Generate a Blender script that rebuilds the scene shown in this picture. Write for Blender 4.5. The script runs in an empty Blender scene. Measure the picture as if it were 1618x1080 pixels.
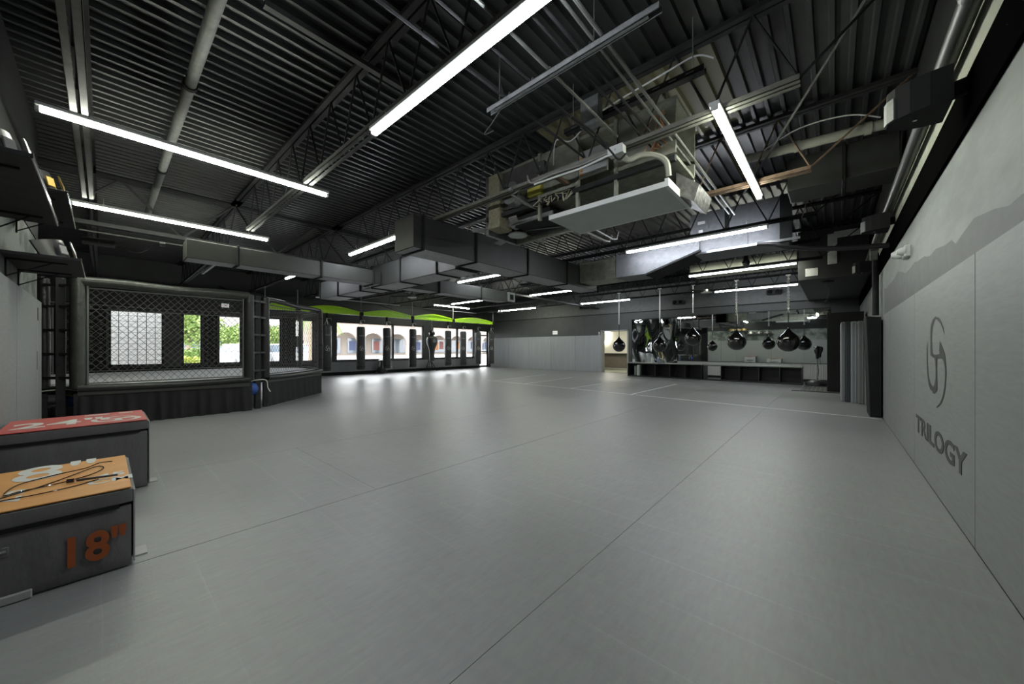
import bpy, bmesh, math, random
from mathutils import Vector, Matrix
random.seed(7)
C = bpy.context.scene.collection
sc = bpy.context.scene
PI = math.pi
EYE = 1.26          # camera height; heights below are metres over the floor

# ------------------------------------------------------------ camera, sky, exposure
cd = bpy.data.cameras.new('camera'); cam = bpy.data.objects.new('camera', cd); C.objects.link(cam)
cam.location = (0, 0, EYE); cam.rotation_euler = (PI/2, 0, math.radians(41.6))
cd.sensor_width = 36; cd.lens = 573/1618*36; cd.shift_y = 10/1618; cd.clip_end = 400; cd.clip_start = .02
sc.camera = cam
w = bpy.data.worlds.new('world'); sc.world = w; w.use_nodes = True
bg = w.node_tree.nodes['Background']; bg.inputs[0].default_value = (.95, .975, 1, 1); bg.inputs[1].default_value = 9.0
vs = sc.view_settings; vs.view_transform = 'Standard'; vs.look = 'None'; vs.gamma = 1; vs.exposure = 0.0
try: vs.use_curve_mapping = False
except Exception: pass
try:
    sc.cycles.use_denoising = True; sc.cycles.max_bounces = 8; sc.cycles.diffuse_bounces = 4
    sc.cycles.glossy_bounces = 4; sc.cycles.sample_clamp_indirect = 6; sc.cycles.caustics_reflective = False
    sc.cycles.caustics_refractive = False
except Exception: pass
LED = 76.0          # radiance of the strip lights' diffusers

# ------------------------------------------------------------ materials
MATS = {}
def mat(name, col, rough=.6, metal=0, var=0, vscale=6, bump=0, bscale=60, spec=.5, emit=0, coat=0, col2=None, stretch=None, lo=.3, hi=.7):
    if name in MATS: return MATS[name]
    m = bpy.data.materials.new(name); m.use_nodes = True; nt = m.node_tree; N = nt.nodes; L = nt.links
    b = N['Principled BSDF']
    c = (*col, 1) if len(col) == 3 else col
    b.inputs['Base Color'].default_value = c; b.inputs['Roughness'].default_value = rough
    b.inputs['Metallic'].default_value = metal; b.inputs['Specular IOR Level'].default_value = spec
    b.inputs['Coat Weight'].default_value = coat
    tc = N.new('ShaderNodeTexCoord'); mp = N.new('ShaderNodeMapping'); L.new(tc.outputs['Object'], mp.inputs[0])
    if stretch: mp.inputs['Scale'].default_value = stretch
    if var or col2:
        n = N.new('ShaderNodeTexNoise'); n.inputs['Scale'].default_value = vscale; n.inputs['Detail'].default_value = 6
        n.inputs['Roughness'].default_value = .65
        L.new(mp.outputs[0], n.inputs['Vector'])
        r = N.new('ShaderNodeValToRGB'); r.color_ramp.elements[0].position = lo; r.color_ramp.elements[1].position = hi
        if col2: a, bb = c, (*col2, 1)
        else: a = tuple(x*(1-var) for x in c[:3])+(1,); bb = tuple(min(1, x*(1+var)) for x in c[:3])+(1,)
        r.color_ramp.elements[0].color = a; r.color_ramp.elements[1].color = bb
        L.new(n.outputs['Fac'], r.inputs[0]); L.new(r.outputs[0], b.inputs['Base Color'])
    if bump:
        n2 = N.new('ShaderNodeTexNoise'); n2.inputs['Scale'].default_value = bscale; n2.inputs['Detail'].default_value = 4
        L.new(mp.outputs[0], n2.inputs['Vector'])
        bp = N.new('ShaderNodeBump'); bp.inputs['Strength'].default_value = bump; bp.inputs['Distance'].default_value = .02
        L.new(n2.outputs['Fac'], bp.inputs['Height']); L.new(bp.outputs[0], b.inputs['Normal'])
    if emit:
        b.inputs['Emission Color'].default_value = c; b.inputs['Emission Strength'].default_value = emit
    MATS[name] = m
    return m

def floor_material():
    m = mat('mat_vinyl', (.21, .225, .215), .36, spec=.55)
    nt = m.node_tree; N = nt.nodes; L = nt.links; b = N['Principled BSDF']
    tc = [n for n in N if n.type == 'TEX_COORD'][0]
    def noise(scale, sx=1, sy=1, rot=0, det=5, dist=0):
        mp = N.new('ShaderNodeMapping'); mp.inputs['Scale'].default_value = (sx, sy, 1); mp.inputs['Rotation'].default_value = (0, 0, rot)
        L.new(tc.outputs['Object'], mp.inputs[0])
        n = N.new('ShaderNodeTexNoise'); n.inputs['Scale'].default_value = scale; n.inputs['Detail'].default_value = det
        n.inputs['Distortion'].default_value = dist
        L.new(mp.outputs[0], n.inputs['Vector']); return n
    big = noise(.7); fine = noise(40); st = noise(3, .25, 6)
    r = N.new('ShaderNodeValToRGB'); r.color_ramp.elements[0].color = (.226, .240, .230, 1); r.color_ramp.elements[1].color = (.286, .300, .289, 1)
    r.color_ramp.elements[0].position = .3; r.color_ramp.elements[1].position = .7
    mx = N.new('ShaderNodeMix'); mx.data_type = 'FLOAT'; mx.inputs[0].default_value = .45
    mx.inputs[0].default_value = .25; L.new(big.outputs['Fac'], mx.inputs[2]); L.new(st.outputs['Fac'], mx.inputs[3])
    L.new(mx.outputs[0], r.inputs[0])
    # pale curved scuffs, thickest in the middle of the floor
    sn = noise(.9, 1, 1, .5, 3, 2.2)
    a1 = N.new('ShaderNodeMath'); a1.operation = 'SUBTRACT'; L.new(sn.outputs['Fac'], a1.inputs[0]); a1.inputs[1].default_value = .5
    m1 = N.new('ShaderNodeMath'); m1.operation = 'MULTIPLY'; L.new(a1.outputs[0], m1.inputs[0]); m1.inputs[1].default_value = 34
    fr = N.new('ShaderNodeMath'); fr.operation = 'PINGPONG'; L.new(m1.outputs[0], fr.inputs[0]); fr.inputs[1].default_value = .5
    lt = N.new('ShaderNodeMath'); lt.operation = 'LESS_THAN'; L.new(fr.outputs[0], lt.inputs[0]); lt.inputs[1].default_value = .03
    mk = noise(2.2, 1, 1, 0, 3); mr = N.new('ShaderNodeMapRange'); mr.inputs[1].default_value = .46; mr.inputs[2].default_value = .62
    L.new(mk.outputs['Fac'], mr.inputs[0])
    mm = N.new('ShaderNodeMath'); mm.operation = 'MULTIPLY'; L.new(lt.outputs[0], mm.inputs[0]); L.new(mr.outputs[0], mm.inputs[1])
    ds = N.new('ShaderNodeVectorMath'); ds.operation = 'DISTANCE'; L.new(tc.outputs['Object'], ds.inputs[0]); ds.inputs[1].default_value = (-4.2, 5.2, 0)
    dr = N.new('ShaderNodeMapRange'); dr.inputs[1].default_value = 1.2; dr.inputs[2].default_value = 4.6; dr.inputs[3].default_value = 1; dr.inputs[4].default_value = .12; L.new(ds.outputs['Value'], dr.inputs[0])
    mm2 = N.new('ShaderNodeMath'); mm2.operation = 'MULTIPLY'; L.new(mm.outputs[0], mm2.inputs[0]); L.new(dr.outputs[0], mm2.inputs[1]); mm = mm2
    m3 = N.new('ShaderNodeMath'); m3.operation = 'MULTIPLY'; L.new(mm.outputs[0], m3.inputs[0]); m3.inputs[1].default_value = .42
    mc = N.new('ShaderNodeMix'); mc.data_type = 'RGBA'; L.new(m3.outputs[0], mc.inputs[0]); L.new(r.outputs[0], mc.inputs[6]); mc.inputs[7].default_value = (.5, .52, .48, 1)
    L.new(mc.outputs[2], b.inputs['Base Color'])
    rr = N.new('ShaderNodeMapRange'); rr.inputs[3].default_value = .34; rr.inputs[4].default_value = .50
    L.new(mx.outputs[0], rr.inputs[0]); L.new(rr.outputs[0], b.inputs['Roughness'])
    bp = N.new('ShaderNodeBump'); bp.inputs['Strength'].default_value = .08; bp.inputs['Distance'].default_value = .01
    # faint pressed ridges across the rolls, every third of a metre or so
    wv = N.new('ShaderNodeTexWave'); wv.bands_direction = 'Y'; wv.wave_profile = 'SAW'; wv.inputs['Scale'].default_value = .85; wv.inputs['Distortion'].default_value = .35; wv.inputs['Detail'].default_value = 2
    L.new(tc.outputs['Object'], wv.inputs[0])
    pw = N.new('ShaderNodeMath'); pw.operation = 'POWER'; L.new(wv.outputs['Fac'], pw.inputs[0]); pw.inputs[1].default_value = 60
    gm_ = noise(.8, 1, 1, 1, 2); gr_ = N.new('ShaderNodeMapRange'); gr_.inputs[1].default_value = .45; gr_.inputs[2].default_value = .6; L.new(gm_.outputs['Fac'], gr_.inputs[0])
    pm_ = N.new('ShaderNodeMath'); pm_.operation = 'MULTIPLY'; L.new(pw.outputs[0], pm_.inputs[0]); L.new(gr_.outputs[0], pm_.inputs[1])
    pk = N.new('ShaderNodeMath'); pk.operation = 'MULTIPLY'; L.new(pm_.outputs[0], pk.inputs[0]); pk.inputs[1].default_value = .30
    mc2 = N.new('ShaderNodeMix'); mc2.data_type = 'RGBA'; L.new(pk.outputs[0], mc2.inputs[0]); L.new(mc.outputs[2], mc2.inputs[6]); mc2.inputs[7].default_value = (.5, .51, .49, 1)
    fn_ = N.new('ShaderNodeMix'); fn_.data_type = 'RGBA'; fn_.blend_type = 'MULTIPLY'; fn_.inputs[0].default_value = .35
    L.new(mc2.outputs[2], fn_.inputs[6]); L.new(noise(9, 5, 1, .3, 6).outputs['Color'], fn_.inputs[7])
    hs = N.new('ShaderNodeHueSaturation'); hs.inputs['Saturation'].default_value = .5; hs.inputs['Value'].default_value = 1.14; L.new(fn_.outputs[2], hs.inputs['Color'])
    L.new(hs.outputs[0], b.inputs['Base Color'])
    ad = N.new('ShaderNodeMath'); ad.operation = 'ADD'; L.new(fine.outputs['Fac'], ad.inputs[0]); L.new(st.outputs['Fac'], ad.inputs[1])
    L.new(ad.outputs[0], bp.inputs['Height']); L.new(bp.outputs[0], b.inputs['Normal'])
    return m
M_floor = floor_material()
M_pad = mat('wall_pad_vinyl', (.228, .238, .23), .55, var=.1, vscale=5, bump=.08, bscale=80, stretch=(1, 1, 8))
M_padF = mat('pale_wall_pad_vinyl', (.36, .375, .39), .5, var=.08, vscale=2, bump=.05, bscale=30, stretch=(3, 1, .3))
M_upper = mat('dark_wall_paint', (.055, .06, .058), .55, var=.12, vscale=2)
M_upperR = mat('grey_patchy_wall_paint', (.16, .174, .16), .6, vscale=1.3, col2=(.235, .25, .23), stretch=(1, .5, 1.6), lo=.42, hi=.6)
M_black = mat('matte_black_paint', (.018, .019, .019), .75, var=.2, vscale=4, spec=.2)
M_bsteel = mat('black_painted_steel', (.028, .029, .03), .65, spec=.25, var=.25, vscale=8)
M_deck = mat('black_roof_deck_paint', (.028, .031, .031), .40, var=.3, vscale=3)
M_dustchord = mat('dusty_grey_painted_steel', (.06, .062, .06), .55, var=.3, vscale=5, bump=.1, bscale=30)
M_rust = mat('rusty_primer_steel', (.11, .06, .035), .7, vscale=9, col2=(.20, .145, .10))
M_cream = mat('cream_paint', (.30, .305, .255), .55, var=.15, vscale=4)
M_white = mat('white_enamel', (.62, .64, .63), .45, var=.05)
M_offwhite = mat('old_white_pipe_paint', (.17, .18, .165), .55, vscale=10, col2=(.29, .30, .275), bump=.1)
M_galv = mat('galvanised_sheet', (.24, .25, .25), .4, .7, var=.25, vscale=14)
M_foil = mat('foil_faced_board', (.17, .178, .19), .6, .2, var=.15, vscale=9, bump=.25, bscale=25)
M_dullgalv = mat('dull_dirty_galvanised_sheet', (.15, .158, .13), .5, .3, vscale=7, col2=(.30, .31, .26))
M_pan = mat('grey_enamel_pan', (.42, .46, .44), .5, .1, var=.07, vscale=4)
M_duct = mat('black_painted_duct_board', (.03, .032, .029), .5, var=.2, vscale=5, bump=.15, bscale=70)
M_ductu = mat('lit_duct_board', (.38, .38, .40), .55, var=.15, vscale=8, bump=.2, bscale=90)  # black duct's underside: the light on it is put into the colour
M_lime = mat('lime_green_enamel', (.46, .82, .02), .4, var=.06)
M_bvinyl = mat('black_vinyl', (.022, .023, .022), .35, bump=.35, bscale=18, var=.2)
M_gvinyl = mat('greenish_black_vinyl', (.05, .056, .048), .32, bump=.4, bscale=16, var=.2)
M_cloth = mat('black_skirt_cloth', (.012, .012, .013), .8, var=.2)
M_canvas = mat('white_ring_canvas', (.92, .92, .94), .7, var=.06, vscale=8)
M_wire = mat('vinyl_coated_wire', (.16, .165, .155), .4, .2)
M_gloss = mat('glossy_black_rubber', (.006, .006, .006), .08, coat=1)
M_bag = mat('charcoal_bag_vinyl', (.06, .063, .063), .42, var=.15, bump=.1, bscale=30)
M_chain = mat('bright_chain', (.62, .63, .62), .3, .9)
M_print = mat('dark_wall_print', (.04, .043, .042), .6)
M_wprint = mat('white_print', (.62, .64, .6), .6)
M_tape = mat('white_tape', (.8, .82, .8), .6)
M_foam = mat('grey_box_cover', (.135, .135, .132), .6, var=.1, vscale=5, bump=.25, bscale=9, stretch=(1, 2.5, 1))
M_foamL = mat('pale_grey_box_cover', (.40, .405, .39), .6, var=.1, vscale=5, bump=.2, bscale=9)
M_orange = mat('orange_vinyl', (.62, .27, .06), .5, vscale=4, col2=(.70, .36, .11), bump=.06)
M_orangep = mat('orange_print', (.38, .09, .022), .6)
M_red = mat('red_vinyl', (.45, .055, .05), .45, vscale=4, col2=(.55, .12, .1))
M_velcro = mat('black_velcro', (.006, .006, .006), .95)
M_wood = mat('grey_wood_laminate', (.12, .105, .088), .5, vscale=3, col2=(.18, .155, .125), stretch=(1, 1, 8))
M_dark = mat('dark_laminate', (.02, .02, .021), .4)
M_top = mat('grey_laminate_top', (.36, .38, .36), .35, var=.05)
M_ribw = mat('white_ribbed_panel', (.55, .56, .53), .5)
M_mirror = mat('mirror_silver', (.86, .9, .88), .02, 1.0)
M_mirrorw = mat('warped_mirror_silver', (.8, .84, .86), .04, 1.0)
M_gold = mat('gold_plate', (.75, .52, .16), .3, .9)
M_silverp = mat('silver_plate', (.7, .7, .68), .28, .9)
M_leather = mat('black_belt_leather', (.02, .02, .02), .4)
M_chrome = mat('chrome', (.7, .7, .7), .15, 1)
M_blue = mat('blue_bundle', (.03, .09, .35), .6)
M_rope = mat('pale_rope', (.6, .6, .52), .8)
M_grid = mat('dark_grid_rubber', (.10, .105, .095), .6)
M_glass = mat('window_glass', (1, 1, 1), .0)
_b = M_glass.node_tree.nodes['Principled BSDF']; _b.inputs['Transmission Weight'].default_value = 1; _b.inputs['IOR'].default_value = 1.02
M_ledw = mat('lit_warm_diffuser', (.97, 1, .86), .5, emit=LED)
M_ledc = mat('lit_cool_diffuser', (.90, .93, 1), .5, emit=LED)
M_lob = mat('lobby_lamp', (1, .96, .82), .5, emit=15)
M_unlit = mat('unlit_diffuser', (.55, .56, .55), .4)
M_stucco = mat('beige_stucco', (.36, .31, .27), .9, var=.05)
M_stuccoW = mat('white_stucco', (.46, .44, .41), .9, var=.04)
M_asph = mat('pale_asphalt', (.28, .28, .28), .9, var=.1)
M_conc = mat('pale_concrete', (.36, .355, .34), .9, var=.06)
M_leaf = mat('leaf_green', (.09, .17, .035), .7, vscale=3, col2=(.27, .36, .10))
M_leafy = mat('yellow_green_leaf', (.25, .33, .05), .7, vscale=8, col2=(.50, .52, .12))
M_bark = mat('tan_bark', (.30, .24, .17), .9, var=.25, vscale=14)
M_shopg = mat('shop_glass', (.14, .17, .2), .12, spec=.8)
M_shopb = mat('blue_shop_poster', (.06, .08, .18), .5)
M_shopr = mat('red_shop_poster', (.22, .07, .055), .5)
M_shopo = mat('orange_shop_poster', (.42, .17, .05), .5)
M_carw = mat('white_car_paint', (.75, .76, .77), .25, coat=1)
M_cars = mat('silver_car_paint', (.45, .47, .5), .25, .4, coat=1)
M_carr = mat('red_car_paint', (.5, .04, .03), .25, coat=1)
M_tail = mat('red_tail_lamp', (.6, .02, .02), .3)
M_tyre = mat('tyre_rubber', (.02, .02, .02), .8)
M_roofg = mat('dark_roof_shingle', (.14, .13, .12), .9, var=.2)
M_copper = mat('copper_tube', (.6, .28, .14), .35, .8)
M_insul = mat('black_pipe_insulation', (.02, .02, .022), .6, bump=.3, bscale=30)
M_plaster = mat('bare_plaster', (.6, .61, .57), .8, vscale=8, col2=(.85, .86, .82), bump=.5, bscale=25)

# roof deck paint: bare yellowish primer over the hanging air unit, where the photo shows no black paint
def deck_material():
    nt = M_deck.node_tree; N = nt.nodes; L = nt.links; b = N['Principled BSDF']
    src = b.inputs['Base Color'].links[0].from_socket
    g = N.new('ShaderNodeNewGeometry'); sp = N.new('ShaderNodeSeparateXYZ'); L.new(g.outputs['Position'], sp.inputs[0])
    def band(s, lo, hi):
        a = N.new('ShaderNodeMath'); a.operation = 'GREATER_THAN'; L.new(s, a.inputs[0]); a.inputs[1].default_value = lo
        c = N.new('ShaderNodeMath'); c.operation = 'LESS_THAN'; L.new(s, c.inputs[0]); c.inputs[1].default_value = hi
        m = N.new('ShaderNodeMath'); m.operation = 'MULTIPLY'; L.new(a.outputs[0], m.inputs[0]); L.new(c.outputs[0], m.inputs[1]); return m
    m = N.new('ShaderNodeMath'); m.operation = 'MULTIPLY'
    L.new(band(sp.outputs[0], -3.1, -.9).outputs[0], m.inputs[0]); L.new(band(sp.outputs[1], 3.92, 5.6).outputs[0], m.inputs[1])
    mx = N.new('ShaderNodeMix'); mx.data_type = 'RGBA'; L.new(m.outputs[0], mx.inputs[0]); L.new(src, mx.inputs[6]); mx.inputs[7].default_value = (.21, .20, .12, 1)
    L.new(mx.outputs[2], b.inputs['Base Color'])
deck_material()

# ------------------------------------------------------------ mesh builder
class MB:
    def __init__(s): s.v = []; s.f = []; s.sm = []
    def add(s, vs, fs, smooth=False):
        o = len(s.v); s.v += [tuple(p) for p in vs]
        for f in fs: s.f.append(tuple(i+o for i in f)); s.sm.append(smooth)
        return s
    def box(s, a, b, c=0):
        x0, y0, z0 = (min(a[i], b[i]) for i in range(3)); x1, y1, z1 = (max(a[i], b[i]) for i in range(3))
        c = min(c, (x1-x0)*.45, (y1-y0)*.45, (z1-z0)*.45)
        if c <= 0:
            vs = [(x, y, z) for z in (z0, z1) for y in (y0, y1) for x in (x0, x1)]
            return s.add(vs, [(0, 2, 3, 1), (4, 5, 7, 6), (0, 1, 5, 4), (2, 6, 7, 3), (0, 4, 6, 2), (1, 3, 7, 5)])
        bm = bmesh.new(); bmesh.ops.create_cube(bm, size=1)
        for v in bm.verts: v.co = Vector(((x0+x1)/2+v.co.x*(x1-x0), (y0+y1)/2+v.co.y*(y1-y0), (z0+z1)/2+v.co.z*(z1-z0)))
        bmesh.ops.bevel(bm, geom=bm.edges[:], offset=c, segments=1, affect='EDGES')
        bm.verts.index_update(); s.add([v.co for v in bm.verts], [[v.index for v in f.verts] for f in bm.faces]); bm.free(); return s
    def tube(s, pts, r, n=8, cap=True, smooth=True):
        pts = [Vector(p) for p in pts]; rs = r if isinstance(r, (list, tuple)) else [r]*len(pts)
        vs = []; fs = []; up = None
        for i, p in enumerate(pts):
            d = (pts[min(i+1, len(pts)-1)]-pts[max(i-1, 0)]).normalized()
            if up is None:
                up = Vector((0, 0, 1)) if abs(d.z) < .9 else Vector((1, 0, 0))
            a = d.cross(up).normalized(); up = a.cross(d).normalized()
            for k in range(n):
                t = 2*PI*k/n; vs.append(p+rs[i]*(math.cos(t)*a+math.sin(t)*up))
        for i in range(len(pts)-1):
            for k in range(n): fs.append((i*n+k, i*n+(k+1) % n, (i+1)*n+(k+1) % n, (i+1)*n+k))
        s.add(vs, fs, smooth)
        if cap:
            o = len(s.v)-len(vs); s.f.append(tuple(o+k for k in range(n))[::-1]); s.f.append(tuple(o+(len(pts)-1)*n+k for k in range(n))); s.sm += [False]*2
        return s
    def lathe(s, prof, c=(0, 0, 0), n=20, axis='z', caps=True):
        vs = []; fs = []
        for r, h in prof:
            for k in range(n):
                t = 2*PI*k/n; x, y = r*math.cos(t), r*math.sin(t)
                p = (x, y, h) if axis == 'z' else ((h, x, y) if axis == 'x' else (y, h, x))
                vs.append((c[0]+p[0], c[1]+p[1], c[2]+p[2]))
        m = len(prof)
        for i in range(m-1):
            for k in range(n): fs.append((i*n+k, i*n+(k+1) % n, (i+1)*n+(k+1) % n, (i+1)*n+k))
        if caps: fs.append(tuple(range(n))[::-1]); fs.append(tuple((m-1)*n+k for k in range(n)))
        return s.add(vs, fs, True)
    def prism(s, poly, d):      # poly: 3D points of one face, d: extrusion vector
        n = len(poly); d = Vector(d); p = [Vector(q) for q in poly]
        vs = p+[q+d for q in p]
        return s.add(vs, [tuple(range(n))[::-1], tuple(range(n, 2*n))]+[(i, (i+1) % n, n+(i+1) % n, n+i) for i in range(n)])
    def beam(s, a, b, w, h):    # rectangular bar between two points (h: along z when level)
        a = Vector(a); b = Vector(b); d = (b-a).normalized(); up = Vector((0, 0, 1)) if abs(d.z) < .95 else Vector((1, 0, 0))
        x = d.cross(up).normalized()*w/2; y = x.cross(d).normalized()*h/2
        vs = [p+i*x+j*y for p in (a, b) for i, j in ((-1, -1), (1, -1), (1, 1), (-1, 1))]
        return s.add(vs, [(0, 1, 2, 3)[::-1], (4, 5, 6, 7)]+[(i, (i+1) % 4, 4+(i+1) % 4, 4+i) for i in range(4)])
    def ring(s, c, R, r, n=24, k=6, axis='z'):
        pts = []
        for i in range(n):
            t = 2*PI*i/n; a, b = R*math.cos(t), R*math.sin(t)
            pts.append(Vector(c)+Vector({'z': (a, b, 0), 'x': (0, a, b), 'y': (a, 0, b)}[axis]))
        vs = []; fs = []
        ax = Vector({'z': (0, 0, 1), 'x': (1, 0, 0), 'y': (0, 1, 0)}[axis])
        for p in pts:
            o = (p-Vector(c)).normalized()
            for j in range(k):
                u = 2*PI*j/k; vs.append(p+r*(math.cos(u)*o+math.sin(u)*ax))
        for i in range(n):
            for j in range(k): fs.append((i*k+j, i*k+(j+1) % k, ((i+1) % n)*k+(j+1) % k, ((i+1) % n)*k+j))
        return s.add(vs, fs, True)
    def mesh(s, name, m):
        me = bpy.data.meshes.new(name); me.from_pydata(s.v, [], s.f); me.polygons.foreach_set('use_smooth', s.sm)
        bm = bmesh.new(); bm.from_mesh(me); bmesh.ops.recalc_face_normals(bm, faces=bm.faces[:]); bm.to_mesh(me); bm.free()
        if any(s.sm): me.set_sharp_from_angle(angle=math.radians(42))
        me.materials.append(m); return me
    def build(s, name, m, parent=None, loc=None, rot=None):
        o = bpy.data.objects.new(name, s.mesh(name, m)); C.objects.link(o)
        if parent: o.parent = parent
        if loc: o.location = loc
        if rot: o.rotation_euler = rot
        return o
def link(name, me, parent=None, loc=(0, 0, 0), rot=(0, 0, 0), scale=None):
    o = bpy.data.objects.new(name, me); C.objects.link(o); o.parent = parent; o.location = loc; o.rotation_euler = rot
    if scale: o.scale = scale
    return o
def tag(o, label, cat, group=None):
    o['label'] = label; o['category'] = cat
    if group: o['group'] = group
    return o
def thing(name, label, cat, loc=(0, 0, 0), rz=0, group=None):
    o = bpy.data.objects.new(name, None); C.objects.link(o); o.empty_display_size = .1
    o.location = loc; o.rotation_euler = (0, 0, rz); return tag(o, label, cat, group)
def struct(o): o['kind'] = 'structure'; return o
def copy_tree(o, parent=None):
    c = o.copy(); C.objects.link(c)
    if parent: c.parent = parent
    for ch in list(o.children): copy_tree(ch, c)
    return c
def text_mesh(body, name, m, parent, mw, size=1, ext=.002, sx=1, spacing=1, offset=0, align='CENTER'):
    cu = bpy.data.curves.new('t', 'FONT'); cu.body = body; cu.size = size; cu.extrude = ext; cu.align_x = align; cu.align_y = 'CENTER'
    cu.space_character = spacing; cu.offset = offset; cu.resolution_u = 4
    to = bpy.data.objects.new('t', cu); C.objects.link(to); bpy.context.view_layer.update()
    me = bpy.data.meshes.new_from_object(to.evaluated_get(bpy.context.evaluated_depsgraph_get()))
    bpy.data.objects.remove(to); me.transform(mw @ Matrix.Diagonal((sx, 1, 1, 1))); me.materials.clear(); me.materials.append(m)
    o = bpy.data.objects.new(name, me); C.objects.link(o); o.parent = parent; return o
def frame(o, x, y):            # matrix with given origin, x axis and y axis
    x = Vector(x).normalized(); y = Vector(y).normalized(); z = x.cross(y)
    m = Matrix((x, y, z)).transposed().to_4x4(); m.translation = Vector(o); return m

LOGO = [[[(0.867,0.607),(0.839,0.606)],[(0.794,0.716),(0.709,0.714)],[(0.625,0.848),(0.489,0.84)],[(0.369,0.962),(0.182,0.935)],[(-0.014,1.03),(0.039,0.971)],[(-0.341,0.975),(-0.118,0.94)],[(-0.553,0.838),(-0.337,0.82)],[(-0.611,0.65),(-0.426,0.643)],[(-0.611,0.461),(-0.426,0.46)],[(-0.592,0.292),(-0.371,0.294)],[(-0.592,0.141),(-0.299,0.149)]],[[(-0.593,0.155),(-0.444,0.2)],[(-0.23,0.093),(-0.088,0.169)],[(0.189,0.085),(0.169,0.175)],[(0.48,0.092),(0.573,0.206)],[(0.798,0.091),(0.908,0.139)]],[[(0.435,0.461),(0.465,0.462)],[(0.404,0.359),(0.617,0.365)],[(0.377,0.25),(0.791,0.272)],[(0.491,0.144),(0.915,0.179)],[(0.798,0.044),(0.965,0.057)],[(0.925,-0.112),(1.036,-0.106)],[(0.925,-0.273),(1.036,-0.268)],[(0.839,-0.507),(0.952,-0.501)],[(0.695,-0.7),(0.808,-0.695)],[(0.468,-0.854),(0.586,-0.856)],[(0.089,-0.998),(0.137,-1.002)]],[[(-0.14,0.107),(0.162,0.118)],[(-0.021,-0.01),(0.146,-0.003)],[(0.03,-0.185),(0.13,-0.18)],[(0.005,-0.363),(0.154,-0.354)],[(-0.105,-0.509),(0.194,-0.496)],[(-0.343,-0.627),(0.154,-0.613)],[(-0.329,-0.705),(-0.061,-0.697)],[(-0.253,-0.727),(-0.203,-0.725)]],[[(0.03,-0.593),(-0.211,-0.684)],[(-0.239,-0.576),(-0.58,-0.66)],[(-0.561,-0.522),(-0.777,-0.552)],[(-0.784,-0.391),(-0.9,-0.402)],[(-0.901,-0.188),(-0.981,-0.192)],[(-0.941,0.08),(-1.021,0.078)],[(-0.951,0.311),(-1.011,0.312)],[(-0.901,0.465),(-0.941,0.466)]]]
def add_logo(mb, fn, fat=0):
    """fn maps emblem coordinates (u right, v up, -1..1) and a small lift to 3D"""
    for k, st in enumerate(LOGO):
        vs = []
        for L, R in st:
            L = Vector(L); R = Vector(R); d = (R-L); l = max(d.length, 1e-6); e = d/l*fat
            vs += [fn(*(L-e), k*.0004), fn(*(R+e), k*.0004)]
        mb.add(vs, [(2*i, 2*i+1, 2*i+3, 2*i+2) for i in range(len(st)-1)])
    return mb

# ------------------------------------------------------------ room dimensions
XR, XW, YF, YN = .66, -17.5, 17.5, -.58      # right wall, window wall, far wall, near wall
ZD = 4.26                                     # underside of the roof deck
ZT = 3.06
# floor: slab plus roll-out mats, each a part, joints recessed
fl = struct(MB().box((XW-.3, -3.2, -.25), (XR+.3, YF+.3, -.035)).build('floor', M_print))
xs = [XR, -1.08, -3.06, -5.08, -7.12, -9.15, -11.2, -13.25, -15.3, XW]
ys = {0: [-.6, 8.2, YF], 1: [-.6, 5.6, 12.4, YF], 2: [-.6, 1.62, 9.6, YF], 3: [-.6, 7.6, YF], 4: [-3, 6.2, YF], 5: [-3, 4.2, 12.3, YF], 6: [-3, 9.1, YF], 7: [-3, 7.3, 14.2, YF], 8: [-3, 8.6, YF]}
gap = [0, .0007, .0030, .0022, .0012, .001, .001, .001, .001, 0]
for i in range(9):
    for j in range(len(ys[i])-1):
        MB().box((xs[i+1]+gap[i+1], ys[i][j]+.0007, -.035), (xs[i]-gap[i], ys[i][j+1]-.0007, 0), .0012).build('floor_mat', M_floor, fl)
# tape lines on the mats
for a, b, wd in (((XR-.02, 9.2), (-10.2, 10.05), .05), ((-9.9, 10.0), (-10.4, 14.2), .045), ((-8.2, 9.9), (-8.5, 13.6), .045), ((-6.2, 9.75), (-6.3, 14.5), .045), ((-4.15, 9.6), (-4.15, 13.4), .06)):
    d = (Vector(b)-Vector(a)).normalized(); n = Vector((-d.y, d.x))*wd/2; A = Vector(a); B = Vector(b)
    MB().prism([(A+n).to_3d(), (B+n).to_3d(), (B-n).to_3d(), (A-n).to_3d()], (0, 0, .0016)).build('tape_line', M_tape, fl)

# ------------------------------------------------------------ walls
wr = struct(MB().box((XR+.02, -1.2, -.05), (XR+.24, YF+.3, ZD)).build('wall_right', M_upperR))
PH = 1.26+.60
seams = [-1.0, 1.3, 3.62, 5.9, 8.22, 9.32]
for i in range(5):
    MB().box((XR, seams[i]+.004, 0), (XR+.02, seams[i+1]-.004, PH), .006).build('wall_pad', M_pad, wr)
rnd = random.Random(2); up = []; yy = 1.6
while yy < 9.4: up.append((yy, 1.88+.30*min(1, (yy-1.5)/4)+rnd.uniform(-.05, .06)+(.12 if yy > 7 else 0))); yy += rnd.uniform(.12, .4)
vs_ = []
for y, z in up: vs_ += [(XR+.018, y, 1.86), (XR+.018, y, z)]
MB().add(vs_, [(2*i, 2*i+2, 2*i+3, 2*i+1) for i in range(len(up)-1)]).build('dark_paint_patch', mat('older_dark_paint', (.085, .09, .085), .6, var=.2), wr)
struct(MB().box((XR-.004, -1.2, 2.73), (XR+.04, YF, ZT), .002).build('trim_1', mat('dead_black_band', (.004, .004, .004), .95, spec=0)))
struct(MB().box((XR+.0, -1.2, ZT), (XR+.04, YF, 3.31)).build('trim_2', mat('beige_ledge_paint', (.36, .37, .29), .6, var=.2, vscale=3)))
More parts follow.
